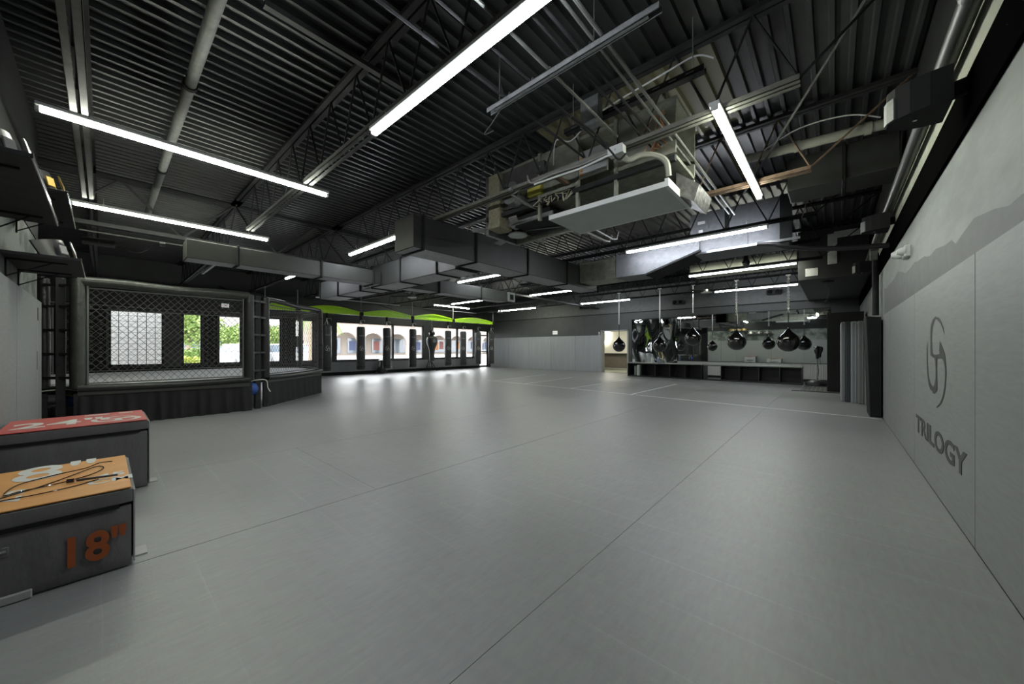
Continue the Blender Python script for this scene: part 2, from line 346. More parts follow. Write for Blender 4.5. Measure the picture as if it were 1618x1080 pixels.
struct(MB().box((XR+.01, -1.2, 3.31), (XR+.04, YF, ZD)).build('trim_3', M_black))
# emblem and lettering printed on the right wall
pr = MB()
add_logo(pr, lambda u, v, e: (XR-.002-e, 4.785-u*.386, 1.14+v*.386)).build('printed_emblem', M_print, wr)
text_mesh('TRILOGY', 'printed_lettering', M_print, wr, frame((XR-.002, 4.80, .462), (0, -1, 0), (0, 0, 1)), size=.235, ext=.0012, sx=2.0, spacing=1.02, offset=.006)

wf = struct(MB().box((XW-.3, YF, -.05), (-9.16, YF+.2, ZD)).box((-7.72, YF, -.05), (XR+.3, YF+.2, ZD)).box((-9.16, YF, 2.14), (-7.72, YF+.2, ZD)).build('wall_far', M_upper))
fx = [XW+.05, -15.8, -14.1, -12.45, -10.8, -9.22]
for i in range(5):
    MB().box((fx[i]+.004, YF-.05, 0), (fx[i+1]-.004, YF, 1.95), .006).build('wall_pad', M_padF, wf)
struct(MB().box((XW, YF-.02, 3.03), (XR, YF, 3.07)).build('trim_4', M_black))
struct(MB().box((XW, YF-.012, 3.07), (XR, YF, ZD)).build('trim_5', mat('dark_grey_upper_paint', (.085, .09, .088), .5, var=.15)))
# door frame and lobby behind
dfm = struct(MB().box((-9.22, YF-.06, 0), (-9.13, YF+.22, 2.2)).box((-7.78, YF-.03, 0), (-7.70, YF+.22, 2.2)).box((-9.22, YF-.03, 2.14), (-7.70, YF+.22, 2.2)).build('door_1', mat('door_frame_paint', (.32, .33, .3), .5)))
lb = struct(MB().box((-12.5, YF+.2, -.05), (-6.0, YF+5, 0)).build('trim_6', mat('lobby_floor', (.30, .31, .24), .4)))
struct(MB().box((-12.5, YF+3.6, 0), (-6.0, YF+3.8, 2.7)).box((-12.6, YF+.2, 0), (-12.5, YF+3.8, 2.7)).box((-6.1, YF+.2, 0), (-6.0, YF+3.8, 2.7)).build('wall_lobby', mat('lobby_white_paint', (.78, .76, .66), .6)))
struct(MB().box((-12.6, YF+.2, 2.7), (-6, YF+3.8, 2.8)).build('trim_7', M_white))
lc = thing('reception_counter', 'grey wood reception counter seen through the far doorway', 'counter', (-9.2, YF+2.2, 0))
MB().box((-1.9, 0, .12), (.3, .6, .93), .01).box((.3, 0, .12), (1.6, .6, .93), .01).build('body', M_wood, lc)
MB().box((-1.9, -.03, 0), (1.6, .6, .12), .01).build('plinth', M_cream, lc)
MB().box((-1.95, -.05, .93), (1.65, .65, .97), .01).build('worktop', M_dark, lc)
rl = thing('ring_lamp', 'glowing round ring lamp on the white lobby wall', 'lamp', (-11.0, YF+3.5, 2.02))
MB().ring((0, 0, 0), .42, .05, 32, 8, 'y').build('light_ring', M_lob, rl)
MB().lathe([(.3, 0), (.3, .03)], (0, .05, 0), 24, 'y').build('backplate', M_white, rl)
lp = thing('lobby_fill_lamp', 'unseen fill lamp added to light the lobby beyond the doorway', 'lamp', (-9.2, YF+1.6, 2.69))  # added lamp, out of view, brightens the lobby walls
MB().box((-1.2, -.3, -.03), (1.2, .3, 0)).build('diffuser', M_lob, lp); MB().box((-1.25, -.35, -.02), (1.25, .35, .005)).build('frame', M_white, lp)
sb = thing('door_sensor', 'small white sensor box over the end of the pale wall pads', 'sensor', (-9.3, YF-.07, 2.03))
MB().box((-.04, -.02, -.1), (.04, .02, .1), .008).build('housing', M_white, sb); MB().box((-.02, -.026, -.06), (.02, -.018, 0), .003).build('lens', M_dark, sb)

# near wall (left of the photo), ends beside the cage, then steps back
wn = struct(MB().box((-8.35, YN-.25, -.05), (XR+.3, YN-.04, ZD)).build('wall_near', mat('grey_mottled_wall_paint', (.05, .06, .054), .6, vscale=1.4, col2=(.17, .19, .165), lo=.46, hi=.56)))
nx = [XR, -1.7, -3.9, -6.15, -8.35]
for i in range(4):
    MB().box((nx[i+1]+.004, YN-.04, 0), (nx[i]-.004, YN, 1.91), .006).build('wall_pad', M_pad, wn)
struct(MB().box((-8.35, YN-.04, 2.75), (XR, YN-.03, ZD)).build('trim_9', M_black))
op = MB().box((-7.95, YN, 1.63), (-7.88, YN+.004, 1.80)).build('pad_slot', M_dark, wn)
MB().box((-8.03, YN, .98), (-7.80, YN+.004, 1.22)).box((-8.02, YN, .99), (-7.81, YN+.006, 1.21)).build('outlet_cover', M_pad, wn)
struct(MB().box((XW-.3, -3.2, -.05), (-8.35, -3.0, ZD)).box((-8.45, -3.0, -.05), (-8.35, YN-.25, ZD)).build('wall_recess', M_black))

# window wall, opening list in Y
WIN = [(.115, 1.40), (1.88, 2.44), (2.90, 3.63), (4.39, 5.01), (5.54, 6.3), (7.28, 12.15), (12.8, 16.05)]
DOORY = (16.5, 17.35)
ZS, ZH = .67, 2.53
mb = MB(); yy = -3.2
for a, b in WIN:
    mb.box((XW-.25, yy, -.05), (XW, a, ZD)); mb.box((XW-.25, a, -.05), (XW, b, ZS)); mb.box((XW-.25, a, ZH), (XW, b, ZD)); yy = b
mb.box((XW-.25, yy, -.05), (XW, DOORY[0], ZD)); mb.box((XW-.25, DOORY[0], 2.45), (XW, DOORY[1], ZD)); mb.box((XW-.25, DOORY[1], -.05), (XW, YF+.2, ZD))
ww = struct(mb.build('wall_window', M_upper))
for k, (a, b) in enumerate(WIN):
    f = MB(); t = .05
    f.box((XW-.16, a, ZS), (XW-.08, a+t, ZH)); f.box((XW-.16, b-t, ZS), (XW-.08, b, ZH)); f.box((XW-.16, a, ZS), (XW-.08, b, ZS+t)); f.box((XW-.16, a, ZH-t), (XW-.08, b, ZH))
    mull = {5: [10.24], 6: [14.66]}.get(k, [])
    for y in mull: f.box((XW-.18, y-.045, ZS), (XW-.05, y+.045, ZH))
    wi = struct(f.build('window_%d' % (k+1), M_bsteel))
    ed = [a+t]+[y for y in mull]+[b-t]
    for i in range(len(ed)-1): MB().box((XW-.123, ed[i]+.02, ZS+t), (XW-.117, ed[i+1]-.02, ZH-t)).build('pane', M_glass, wi)
    MB().box((XW-.02, a-.04, ZS-.05), (XW+.07, b+.04, ZS), .005).build('window_sill', M_bsteel, wi)
# lattice over the first window: pale film with thin black bars
lat = thing('window_lattice', 'black grid lattice over the pale screened window behind the cage', 'lattice', (XW-.04, .115, ZS))
for i in range(1, 6): MB().box((-.012, i*1.285/6-.007, 0), (.012, i*1.285/6+.007, 1.86)).build('upright_bar', M_black, lat)
for i in range(1, 10): MB().box((-.008, 0, i*.186-.005), (.008, 1.285, i*.186+.005)).build('cross_bar', M_black, lat)
MB().box((-.012, 0, .03), (.02, .55, .06)).build('lower_rail', M_black, lat)
# exterior door at the far end of the window wall
dd = struct(MB().box((XW-.18, DOORY[0], 0), (XW-.1, DOORY[0]+.07, 2.45)).box((XW-.18, DOORY[1]-.07, 0), (XW-.1, DOORY[1], 2.45)).box((XW-.18, DOORY[0], 2.08), (XW-.1, DOORY[1], 2.16)).box((XW-.18, DOORY[0], 2.38), (XW-.1, DOORY[1], 2.45)).box((XW-.18, DOORY[0], 0), (XW-.1, DOORY[1], .12)).box((XW-.16, DOORY[0], 1.0), (XW-.1, DOORY[1], 1.06)).build('door_2', M_bsteel))
MB().box((XW-.143, DOORY[0]+.07, .12), (XW-.137, DOORY[1]-.07, 2.38)).build('pane', M_glass, dd)
MB().tube([(XW-.06, DOORY[0]+.1, .9), (XW-.06, DOORY[1]-.1, .9)], .02).build('push_bar', M_chrome, dd)
# low wall pads under the long windows, black base cove
ly = [6.35, 8.3, 10.24, 12.2, 14.2, 16.4]
for i in range(5): MB().box((XW, ly[i]+.004, .14), (XW+.06, ly[i+1]-.004, .62), .006).build('wall_pad', M_padF, ww)
struct(MB().box((XW, 6.3, 0), (XW+.09, 16.4, .14), .01).build('baseboard_window', M_black))
# printed banner cloths on the piers between the windows behind the cage
def banner(y0, y1, label):
    t = thing('printed_banner', label, 'banner', (XW+.02, y0, .62), group='logo banners between the cage windows')
    n = 10; h = 2.05; vs = []; fs = []
    for i in range(n+1):
        y = (y1-y0)*i/n
        for z in (0, h): vs.append((.012+.008*math.sin(i*1.9), y, z))
    for i in range(n): fs.append((2*i, 2*i+2, 2*i+3, 2*i+1))
    bb = MB(); bb.add(vs, fs); bb.box((-.01, 0, -.0), (.004, y1-y0, h)); bb.build('cloth', M_cloth, t)
    p = MB(); q = MB()
    cols = max(2, round((y1-y0)/.2)); st = (y1-y0)/cols
    for c in range(cols):
        for r in range(14):
            y = st*(c+.5); z = .08+r*.146+(.07 if c % 2 else 0)
            if z > h-.07: continue
            if (r+c) % 2: add_logo(p, lambda u, v, e: (.026, y+u*.03, z+v*.03), .02)
            else:
                for k in range(5): q.box((.024, y-.032+k*.013, z-.004), (.026, y-.023+k*.013, z+.006))
                q.box((.024, y-.034, z-.013), (.026, y+.034, z-.011))
    a = p.build('printed_emblems', mat('faded_white_print', (.4, .41, .4), .7), t); a['kind'] = 'stuff'
    a = q.build('printed_words', MATS['faded_white_print'], t); a['kind'] = 'stuff'
banner(-.95, .05, 'black logo-printed banner on pier left of the pale screened window')
banner(2.47, 2.87, 'narrow black logo-printed banner between hedge window and car window')
banner(3.68, 4.34, 'black logo-printed banner on pier hidden behind the cage corner posts')
banner(5.03, 5.50, 'black logo-printed banner right of the cage corner, beside the palm window')

# ------------------------------------------------------------ ceiling: deck sheets, joists, girder
def deck_sheet(x0, x1, y0, y1):
    prof = []; x = x0
    while x < x1-.01:
        prof += [(x, ZD+.045), (x+.060, ZD+.045), (x+.072, ZD), (x+.108, ZD), (x+.120, ZD+.045)]; x += .1525
    prof.append((x, ZD+.045)); vs = []
    for px, pz in prof: vs += [(px, y0, pz), (px, y1, pz)]
    return MB().add(vs, [(2*i, 2*i+1, 2*i+3, 2*i+2) for i in range(len(prof)-1)])
ce = struct(MB().box((XW-.3, -3.3, ZD+.06), (XR+.3, YF+.3, ZD+.2)).box((XW-.3, YF, ZD-.002), (XR+.3, YF+.3, ZD+.06)).box((XW-.3, -3.3, ZD-.002), (XW-.001, YF, ZD+.06)).box((XR+.02, -3.3, ZD-.002), (XR+.3, YF, ZD+.06)).box((XW-.3, -3.3, ZD-.002), (XR+.3, -3.0, ZD+.06)).box((-8.4, YN-.3, ZD-.002), (XR+.3, YN-.05, ZD+.06)).build('ceiling', M_black))
W = .1525*6; nsh = int((XR-XW)/W)+1
sheetmesh = None
for yb0, yb1 in ((-3.2, 5.75), (5.75, YF)):
    me = None
    for i in range(nsh):
        x1 = XR-i*W
        if me is None: me = deck_sheet(0, W-.001, 0, yb1-yb0+.02).mesh('deck_panel', M_deck)
        link('deck_panel', me, ce, (x1-W, yb0, 0))
JY = [-2.1, -.15, 1.82, 3.84, 5.82, 7.8, 9.73, 11.65, 13.6, 15.5]
ZB = 3.46
XG = -9.4
rodmesh = {}
M_flat = mat('flat_black_steel', (.022, .023, .024), .95, spec=0, var=.2)
def joist(y, x0, x1, m, cs=.25):
    n = max(4, round((x1-x0)/.62)); st = (x1-x0-.5)/n
    j = MB().box((x0-.25, y-.065, ZD-.045), (x1+.25, y-.01, ZD-.005)).box((x0-.25, y+.01, ZD-.045), (x1+.25, y+.065, ZD-.005)).build('roof_joist', m[0], ce)
    MB().box((x0+cs, y-.060, ZB), (x1-.85, y-.055, ZB+.05)).box((x0+cs, y-.060, ZB), (x1-.85, y-.012, ZB+.006)).box((x0+cs, y+.055, ZB), (x1-.85, y+.060, ZB+.05)).box((x0+cs, y+.012, ZB), (x1-.85, y+.06, ZB+.006)).build('bottom_chord', m[1], j)
    X0 = x0+cs; L = (x1-.85)-X0
    if cs > .5: MB().tube([(X0+.02, y, ZB+.03), (x0, y, ZD-.03)], .012, 5).build('web_rod', m[2], j)
    if True: pass; k = max(4, round(L/.33)); s = L/k
    key = (round(s, 3), m[2].name)
    for sg in (1, -1):
        if (key, sg) not in rodmesh: rodmesh[(key, sg)] = MB().tube([(0, 0, ZB+.03 if sg > 0 else ZD-.03), (s, 0, ZD-.03 if sg > 0 else ZB+.03)], .011, 5).mesh('web_rod', m[2])
    for i in range(k): link('web_rod', rodmesh[(key, 1 if i % 2 == 0 else -1)], j, (X0+i*s, y, 0))
    MB().tube([(x1-.87, y, ZB+.03), (x1+.0, y, ZD-.03)], .012, 5).build('web_rod', m[2], j)
    return j
BK = (M_bsteel, M_dustchord, M_bsteel)
for k, y in enumerate(JY):
    m = (M_bsteel, M_cream if False else M_dustchord, M_bsteel)
    if k == 4: m = (M_bsteel, M_rust, M_rust)
    if k == 3: m = (M_bsteel, mat('pale_dusty_steel', (.14, .14, .12), .6, var=.25, vscale=7), M_bsteel)
    if k > 4: m = (M_flat, M_flat, M_bsteel)
    joist(y, XG+.1, XR-.02, m, 1.1)
    joist(y, XW+.1, XG-.1+.6-.3, (M_bsteel, M_bsteel if k != 1 else M_dustchord, M_bsteel))
g = MB().box((XG-.06, -3, ZD-.06), (XG+.06, YF, ZD-.01)).box((XG-.07, -3, ZB-.12), (XG+.07, YF, ZB-.05)).build('girder', M_bsteel, ce)
for i in range(26): MB().tube([(XG, -3+i*.8, ZB-.08 if i % 2 else ZD-.03), (XG, -2.2+i*.8, ZD-.03 if i % 2 else ZB-.08)], .02, 6).build('web_rod', M_bsteel, g)

# ------------------------------------------------------------ strip lights
def strip(p0, p1, label, warm, lit=True, z=3.42, seen=True):
    a = Vector(p0); b = Vector(p1); d = b-a; L = d.length
    t = thing('strip_light', label, 'light', (a.x, a.y, z), math.atan2(d.y, d.x), 'linear strip lights under the roof joists')
    MB().box((-.03, -.045, .012), (L+.03, .045, .05), .006).build('housing', M_white if lit else M_galv, t)
    MB().box((0, -.025, -.022), (L, .025, .012)).build('diffuser', (M_ledw if warm else M_ledc) if lit else M_unlit, t)
    for x in (-.03, L): MB().box((x, -.029, -.026), (x+.03, .029, .014), .004).build('end_cap', M_white, t)
    for x in (.3, L-.3): MB().box((x-.01, -.05, .045), (x+.01, .05, .06)).tube([(x, 0, .05), (x, 0, .16)], .004, 5).build('hanger', M_chain, t)
    return t
strip((-5.35, -.38), (-5.35, 2.08), 'long lit strip light at upper left, the nearer of the two slanting parallel pair', 1)
strip((-8.45, -.30), (-8.45, 2.16), 'long lit strip light at left just above the cage, farther of the slanting pair', 1)
strip((-3.44, 1.80), (-.9, 1.80), 'large lit strip light overhead running out of the top edge of the photo', 0)
strip((-.80, 3.65), (-.80, 6.22), 'lit strip light beside the hanging air unit, steeply slanting at upper right', 1)
strip((-3.48, 7.83), (-.90, 7.83), 'lit strip light crossing in front of the silver ducting at right', 0)
strip((-3.24, 11.68), (-.72, 11.68), 'lit warm strip light below the cream soffit at right', 1)
strip((-3.40, 15.55), (-.92, 15.55), 'lit strip light farthest back at right, above the mirror', 0)
strip((-8.35, 3.78), (-6.35, 3.78), 'short-looking lit strip light just left of the big black duct end', 0)
strip((-9.2, 7.72), (-7.2, 7.72), 'lit strip light under the black duct near the middle of the hall', 0)
strip((-14.85, 10.9), (-14.85, 13.2), 'lit strip light hanging over the heavy bag row, parallel to the windows', 1)
strip((-13.95, 11.3), (-11.8, 11.3), 'lit strip light touching the one over the heavy bags, left of the ceiling fan', 0)
strip((-9.3, 11.6), (-6.95, 11.6), 'lit warm strip light above the exit sign wall, left one of the middle pair', 1)
strip((-9.2, 15.45), (-6.75, 15.45), 'lit strip light near the far wall, left of the doorway bag', 0)
strip((-14.6, 15.3), (-11.9, 15.3), 'small lit strip light in the far corner by the green bag rack', 1)
strip((-12.7, 3.76), (-11.4, 3.76), 'small lit strip light seen end-on above the cage corner', 0)
strip((-13.6, 1.90), (-11.5, 1.90), 'unlit strip light housing above the left cage panel', 0, lit=False)

# ------------------------------------------------------------ ducts
def duct(name, label, a, b, m, joints, axis, mu=None, cat='duct', jm=None):
    t = thing(name, label, cat, ((a[0]+b[0])/2, (a[1]+b[1])/2, min(a[2], b[2]))); o = t.location
    A = Vector(a)-o; B = Vector(b)-o
    MB().box(A, B, .006).build('duct_wall', m, t)
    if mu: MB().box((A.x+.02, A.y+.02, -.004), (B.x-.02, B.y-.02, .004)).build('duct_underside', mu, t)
    for p in joints:
        q = p-o[axis]; e = .03
        lo = [min(A[i], B[i])-e for i in range(3)]; hi = [max(A[i], B[i])+e for i in range(3)]
        lo[axis] = q-.02; hi[axis] = q+.02
        MB().box(lo, hi, .006).build('joint_flange', jm or M_black, t)
    return t
duct('air_duct', 'big black rectangular duct ending square in the middle of the ceiling', (-5.56, 3.27, 2.88), (-5.0, 9.3, 3.41), M_duct, [3.45, 4.62, 6.15, 7.7, 9.28], 1, M_ductu)
duct('air_duct', 'black cross duct passing under the big one, running left over the heavy bags', (-12.4, 4.62, 2.83), (-5.6, 5.22, 3.36), M_duct, [-12.3, -11.0, -9.6, -8.95, -7.6, -6.2], 0, M_ductu)
duct('air_duct', 'slim grey-green duct starting above the cage, running to the cross duct', (-8.9, .96, 2.85), (-8.46, 4.6, 3.18), mat('grey_green_duct', (.035, .038, .032), .6, var=.15), [1.7, 3.2, 4.4], 1, M_ductu)
vd = duct('air_duct', 'grey duct branch with square end vent near the far ceiling fan', (-8.62, 5.26, 2.82), (-8.2, 9.0, 3.16), mat('grey_green_duct2', (.06, .066, .057), .5, var=.15), [6.2, 7.8], 1, M_ductu)
vt = MB().box((.16, 1.90, .02), (.24, 1.87+.35, .33)).build('vent_collar', M_pan, vd)
MB().box((.242, 1.97, .08), (.246, 2.15, .26)).build('vent_opening', M_black, vd)

def hopper():
    t = thing('duct_hopper', 'pale foil-faced tapered duct hopper under the strip light at right', 'duct', (-3.6, 8.6, 3.0))
    f = [(-.35, -.35, -.03), (-.35, -.35, .5), (1.5, -.35, .55), (1.5, -.35, .32), (.35, -.35, -.03)]
    MB().prism(f, (0, .7, 0)).build('hopper_body', M_foil, t)
    MB().prism([(.37, -.37, -.04), (1.52, -.37, .31), (1.52, -.37, .28), (.37, -.37, -.07)], (0, .74, 0)).build('edge_flange', M_black, t)
    MB().box((-1.38, -.33, -.03), (-.36, .33, .5), .01).build('plenum', M_dullgalv, t)
hopper()
def ac_far():
    t = thing('air_handler', 'silver boxy air handler hung behind the bright strip light at right', 'air handler', (-1.35, 8.68, 3.24))
    MB().box((-.95, -.35, .0), (.72, .45, .85), .01).build('casing', M_foil, t)
    MB().box((-.96, -.37, .02), (.1, -.35, .36), .004).build('lower_panel', M_foil, t)
    MB().box((.12, -.37, .02), (.6, -.35, .36), .004).build('lower_panel', M_foil, t)
    MB().box((-.3, -.362, .4), (-.22, -.35, .85)).build('upright', M_black, t)
    MB().box((.6, -.39, -.02), (.78, -.3, .85)).build('upright', M_black, t)
    MB().beam((-.6, -.42, .0), (.9, -.42, .0), .04, .04).build('support_channel', M_galv, t)
    MB().box((-.8, -.36, .62), (-.66, -.352, .68)).build('label_plate', M_white, t); MB().box((-.78, -.37, .44), (-.7, -.352, .5)).build('label_plate', M_white, t)
ac_far()
MB_ = MB().prism([(-3.3, 11.9, 3.50), (-.72, 11.9, 3.50), (-.72, 11.9, 3.78), (-3.3, 11.9, 3.78)], (0, .9, 0))
tag(MB_.build('ceiling_soffit', M_cream), 'cream painted soffit panel just above the warm strip light at right', 'soffit')
bh = struct(MB().box((-.70, 12.0, 3.02), (XR-.04, YF-.03, ZD)).build('trim_8', mat('bulkhead_black', (.035, .036, .035), .6)))
MB().box((-.12, 11.985, 3.35), (.06, 12.0, 4.1), .004).box((.0, 11.98, 3.98), (.55, 12.0, 4.14), .004).build('plaster_patch', M_plaster, bh)
MB().box((-.55, 11.985, 3.1), (-.3, 12.0, 3.3), .004).build('plaster_patch', M_plaster, bh)
duct('air_duct', 'flat black duct slanting to the right wall behind the PVC pipe', (-.5, 6.5, 3.5), (XR-.05, 7.1, 3.95), M_duct, [.1], 0)

# hanging air handling unit, opened up
def ahu():
    t = thing('air_handler', 'opened dull metal air handler with hanging pale pan, upper right of centre', 'air handler', (-2.6, 4.5, 3.06))
    # local frame: x -1.7..1.6, y -.4...45, z 0..1.0
    MB().box((-1.65, -.30, .30), (1.30, .42, .34)).box((-1.65, .38, .04), (1.30, .42, 1.0)).box((-1.65, -.30, .96), (1.30, .42, 1.0)).build('casing', M_dullgalv, t)
    MB().box((-1.69, -.32, .05), (-1.63, .42, 1.0), .004).build('end_panel', M_galv, t)
    MB().box((-.55, -.33, .36), (.05, -.30, .95), .004).build('side_panel', M_dullgalv, t)
    MB().box((.62, -.32, .36), (1.30, -.30, .95), .004).build('side_panel', M_dullgalv, t)
    MB().box((-1.62, -.325, .36), (-.58, -.30, .95), .004).build('side_panel', mat('dark_grey_casing', (.09, .09, .088), .5, .3, var=.25), t)
    for x in (-.57, .06, .6): MB().box((x-.02, -.345, .04), (x+.02, -.30, 1.0)).build('casing_upright', M_dullgalv, t)
    MB().box((-1.65, -.36, .26), (1.30, -.30, .32)).build('lower_channel', M_bsteel, t)
    # pan hanging below, bright underside
    p = MB().box((-.33, -.42, -.04), (1.22, .36, -.01)).build('drain_pan', M_pan, t)
    MB().box((-.33, -.44, -.04), (1.22, -.42, .02)).box((1.22, -.44, -.04), (1.26, .36, .05)).box((-.33, .36, -.04), (1.26, .39, .02)).build('pan_lip', M_white, p)
    # blower, motor, control board
    bl = MB().lathe([(.02, -.12), (.16, -.12), (.18, 0), (.16, .12), (.02, .12)], (-.95, -.42, .48), 18, 'y').build('blower_housing', M_galv, t)
    MB().lathe([(.06, -.14), (.06, .02)], (-.95, -.50, .48), 14, 'y').build('motor_hub', M_black, bl)
    MB().box((-.75, -.40, .40), (-.50, -.32, .56), .01).build('capacitor_box', mat('yellow_label', (.45, .42, .08), .5), t)
    MB().box((.10, -.36, .42), (.50, -.32, .76), .005).build('control_board', mat('grey_circuit', (.35, .36, .36), .5), t)
    for i in range(6): MB().box((.12, -.375, .45+i*.05), (.15, -.355, .475+i*.05)).build('terminal', M_orange, t)
    mb = MB()
    for i in range(7):
        x = 1.02+.03*i+random.uniform(-.02, .02); pts = [(x, -.34, .45)]
        for k in range(5): pts.append((x+random.uniform(-.06, .06), -.36-random.uniform(0, .06), .45+k*.09+random.uniform(-.02, .02)))
        mb.tube(pts, .006, 5)
    mb.build('copper_wiring', M_copper, t)
    mb = MB()
    for i in range(10):
        x = -.55+.06*i; pts = [(x, -.33, .30)]
        for k in range(4): pts.append((x+random.uniform(-.08, .08), -.36-random.uniform(0, .07), .28-random.uniform(0, .1)+k*.03))
        mb.tube(pts, .007, 5)
    mb.build('loose_wiring', mat('mixed_wiring', (.45, .42, .3), .5), t)
    MB().box((-1.55, -.40, .10), (-1.30, -.1, .95), .01).build('insulation_strip', mat('dirty_insulation', (.18, .17, .11), .9, vscale=20, col2=(.34, .32, .22), bump=.4), t)
    for x, y in ((-1.5, -.3), (1.2, -.3), (-1.5, .4), (1.2, .4)): MB().tube([(x, y, 1.0), (x, y, 1.2)], .008, 6).build('hanger_rod', M_chain, t)
    # foil transition on the right
    MB().prism([(1.22, -.05, .0), (1.40, -.02, -.12), (1.46, -.02, .06), (1.22, -.05, .26)], (0, .55, 0)).build('foil_transition', mat('crumpled_dark_foil', (.05, .05, .048), .45, .3, vscale=12, col2=(.14, .14, .13), bump=.6, bscale=14), t)
    # black square duct opening below left
    MB().prism([(-1.25, -.2, .24), (-.45, -.25, .24), (-.45, .36, .24), (-1.2, .38, .24)], (0, 0, -.10)).build('return_collar', M_black, t)
    MB().box((-1.25, -.25, .12), (-.4, -.22, .17)).build('collar_edge', M_galv, t); MB().box((-1.25, .36, .10), (-.4, .39, .14)).build('collar_edge', M_galv, t)
ahu()

# ------------------------------------------------------------ pipes, conduits, cables
def pipe(name, label, pts, r, m, cat='pipe', collars=None, cm=None, n=8, group=None):
    o0 = Vector(pts[0]); t = thing(name, label, cat, o0, group=group)
    MB().tube([Vector(p)-o0 for p in pts], r, n).build('tube', m, t)
    for c in collars or []:
        c = Vector(c)-o0; d = (Vector(pts[1])-Vector(pts[0])).normalized()
        MB().tube([c-d*.03, c+d*.03], r*1.25, n).build('coupling', cm or m, t)
    return t
pipe('ceiling_pipe', 'thick pale painted pipe crossing the deck at upper left', [(-.3, .62, 4.10), (-10.9, .62, 4.10)], .052, M_offwhite, collars=[(-2.6, .62, 4.1), (-2.9, .62, 4.1), (-5.2, .62, 4.1), (-8, .62, 4.1)], cm=M_black, n=12)
pipe('wall_pipe', 'glossy dark pipe running along the top of the right wall', [(.585, -.5, 3.25), (.585, 16.5, 3.25)], .052, mat('dark_shiny_pipe', (.06, .064, .06), .42, .3), collars=[(.585, 3.2, 3.25), (.585, 8, 3.25)], n=14)
pipe('pvc_pipe', 'pale thick PVC pipe crossing to the speaker at upper right', [(-.92, 5.85, 3.85), (.52, 6.0, 3.85)], .058, M_cream, collars=[(-.35, 5.91, 3.85), (.3, 5.98, 3.85)], n=14)
pipe('insulated_hose', 'black insulated hose sagging from the silver air handler to the right wall', [(-1.05, 8.0, 3.18), (-.8, 7.95, 3.12), (-.6, 7.9, 3.02), (-.3, 7.95, 2.95), (.1, 8.05, 2.90), (.64, 8.1, 2.86)], .04, M_insul, 'hose', n=10)
cz = 3.36
M_cond = mat('dull_conduit', (.22, .225, .21), .4, .6, var=.2)
cons = [(-1.16, 1.92, 7.2, .015, ''), (-1.22, 1.92, 7.1, .012, ''), (-1.33, 1.92, 4.4, .012, ''), (-1.42, 1.92, 4.3, .010, ''), (-1.60, 1.92, 3.7, .014, ''), (-1.78, 1.92, 3.9, .011, ''), (-2.05, 1.92, 3.9, .012, '')]
names = ['thickest steel conduit overhead, rightmost of the parallel bundle reaching past the air handler', 'second steel conduit from the right in the overhead bundle reaching past the air handler',
         'dark conduit third from the right in the overhead bundle', 'thin dark conduit in the middle of the overhead bundle', 'bright conduit left of the overhead bundle ending at the air handler',
         'thin grey conduit left of the bright one, over the hanging channel', 'leftmost grey conduit crossing the hanging channel overhead']
for (x, y0, y1, r, _), nm, m in zip(cons, names, (M_cond, M_cond, M_bsteel, M_bsteel, M_cond, M_bsteel, M_bsteel)):
    pipe('steel_conduit', nm, [(x*1.1, .5, 3.56), (x*1.1, y1, 3.56)], r, m, 'conduit', collars=[], group='conduits overhead')
pipe('steel_conduit', 'white conduit below the air handler passing the ceiling fan', [(-3.3, 3.9, 3.5), (-3.3, 3.72, 3.36), (-3.3, 4.0, 3.33), (-3.3, 6.4, 3.33), (-3.3, 6.6, 3.36), (-3.3, 6.7, 3.5)], .02, M_offwhite, 'conduit', group='conduits overhead')
pipe('steel_conduit', 'thin white conduit beside the one passing the ceiling fan', [(-3.18, 4.7, 3.4), (-3.18, 6.5, 3.36), (-3.18, 6.68, 3.4), (-3.18, 6.75, 3.55)], .012, M_white, 'conduit', group='conduits overhead')
tag(MB().box((-2.72, 3.86, 3.46), (-2.66, 4.95, 3.50)).box((-2.72, 3.86, 3.46), (-2.715, 4.95, 3.54)).build('angle_bar', M_rust), 'rust red angle bar under the open air handler', 'bar')
tag(MB().box((-3.35, 3.70, 3.42), (-3.3, 3.74, 3.46)).build('pipe_clip', M_galv), 'small metal clip at the bend of the white conduit', 'clip')
# trapeze channel
t = thing('hanging_channel', 'slotted steel channel hung on rods below the conduits, top centre', 'channel', (-1.65, 2.45, 3.50))
MB().box((-.82, -.03, 0), (.79, -.025, .045)).box((-.82, .025, 0), (.79, .03, .045)).box((-.82, -.03, .04), (.79, .03, .045)).build('channel', M_galv, t)
MB().box((-.74, -.012, .0), (.71, .012, .008)).build('inner_lip', M_galv, t)
for x in (-.68, .3): MB().tube([(x, 0, .04), (x, 0, .75)], .005, 6).build('hanger_rod', M_chain, t)
for x in (-.55, -.28, -.1, .17, .27): MB().ring((x, 0, .06), .02, .004, 12, 5, 'x').build('conduit_strap', M_chain, t)
t = thing('cable_tray', 'slotted black cable tray above the open air handler', 'cable tray', (-1.6, 3.52, 3.7))
MB().box((-.7, -.04, 0), (.75, .04, .006)).box((-.7, -.04, 0), (.75, -.036, .05)).box((-.7, .036, 0), (.75, .04, .05)).build('tray', M_bsteel, t)
for i in range(9): MB().box((-.6+i*.15, -.041, .018), (-.53+i*.15, -.036, .03)).build('slot', M_galv, t)
for x in (-.6, .65): MB().tube([(x, 0, 0), (x, 0, .54)], .005, 5).build('hanger_rod', M_chain, t)
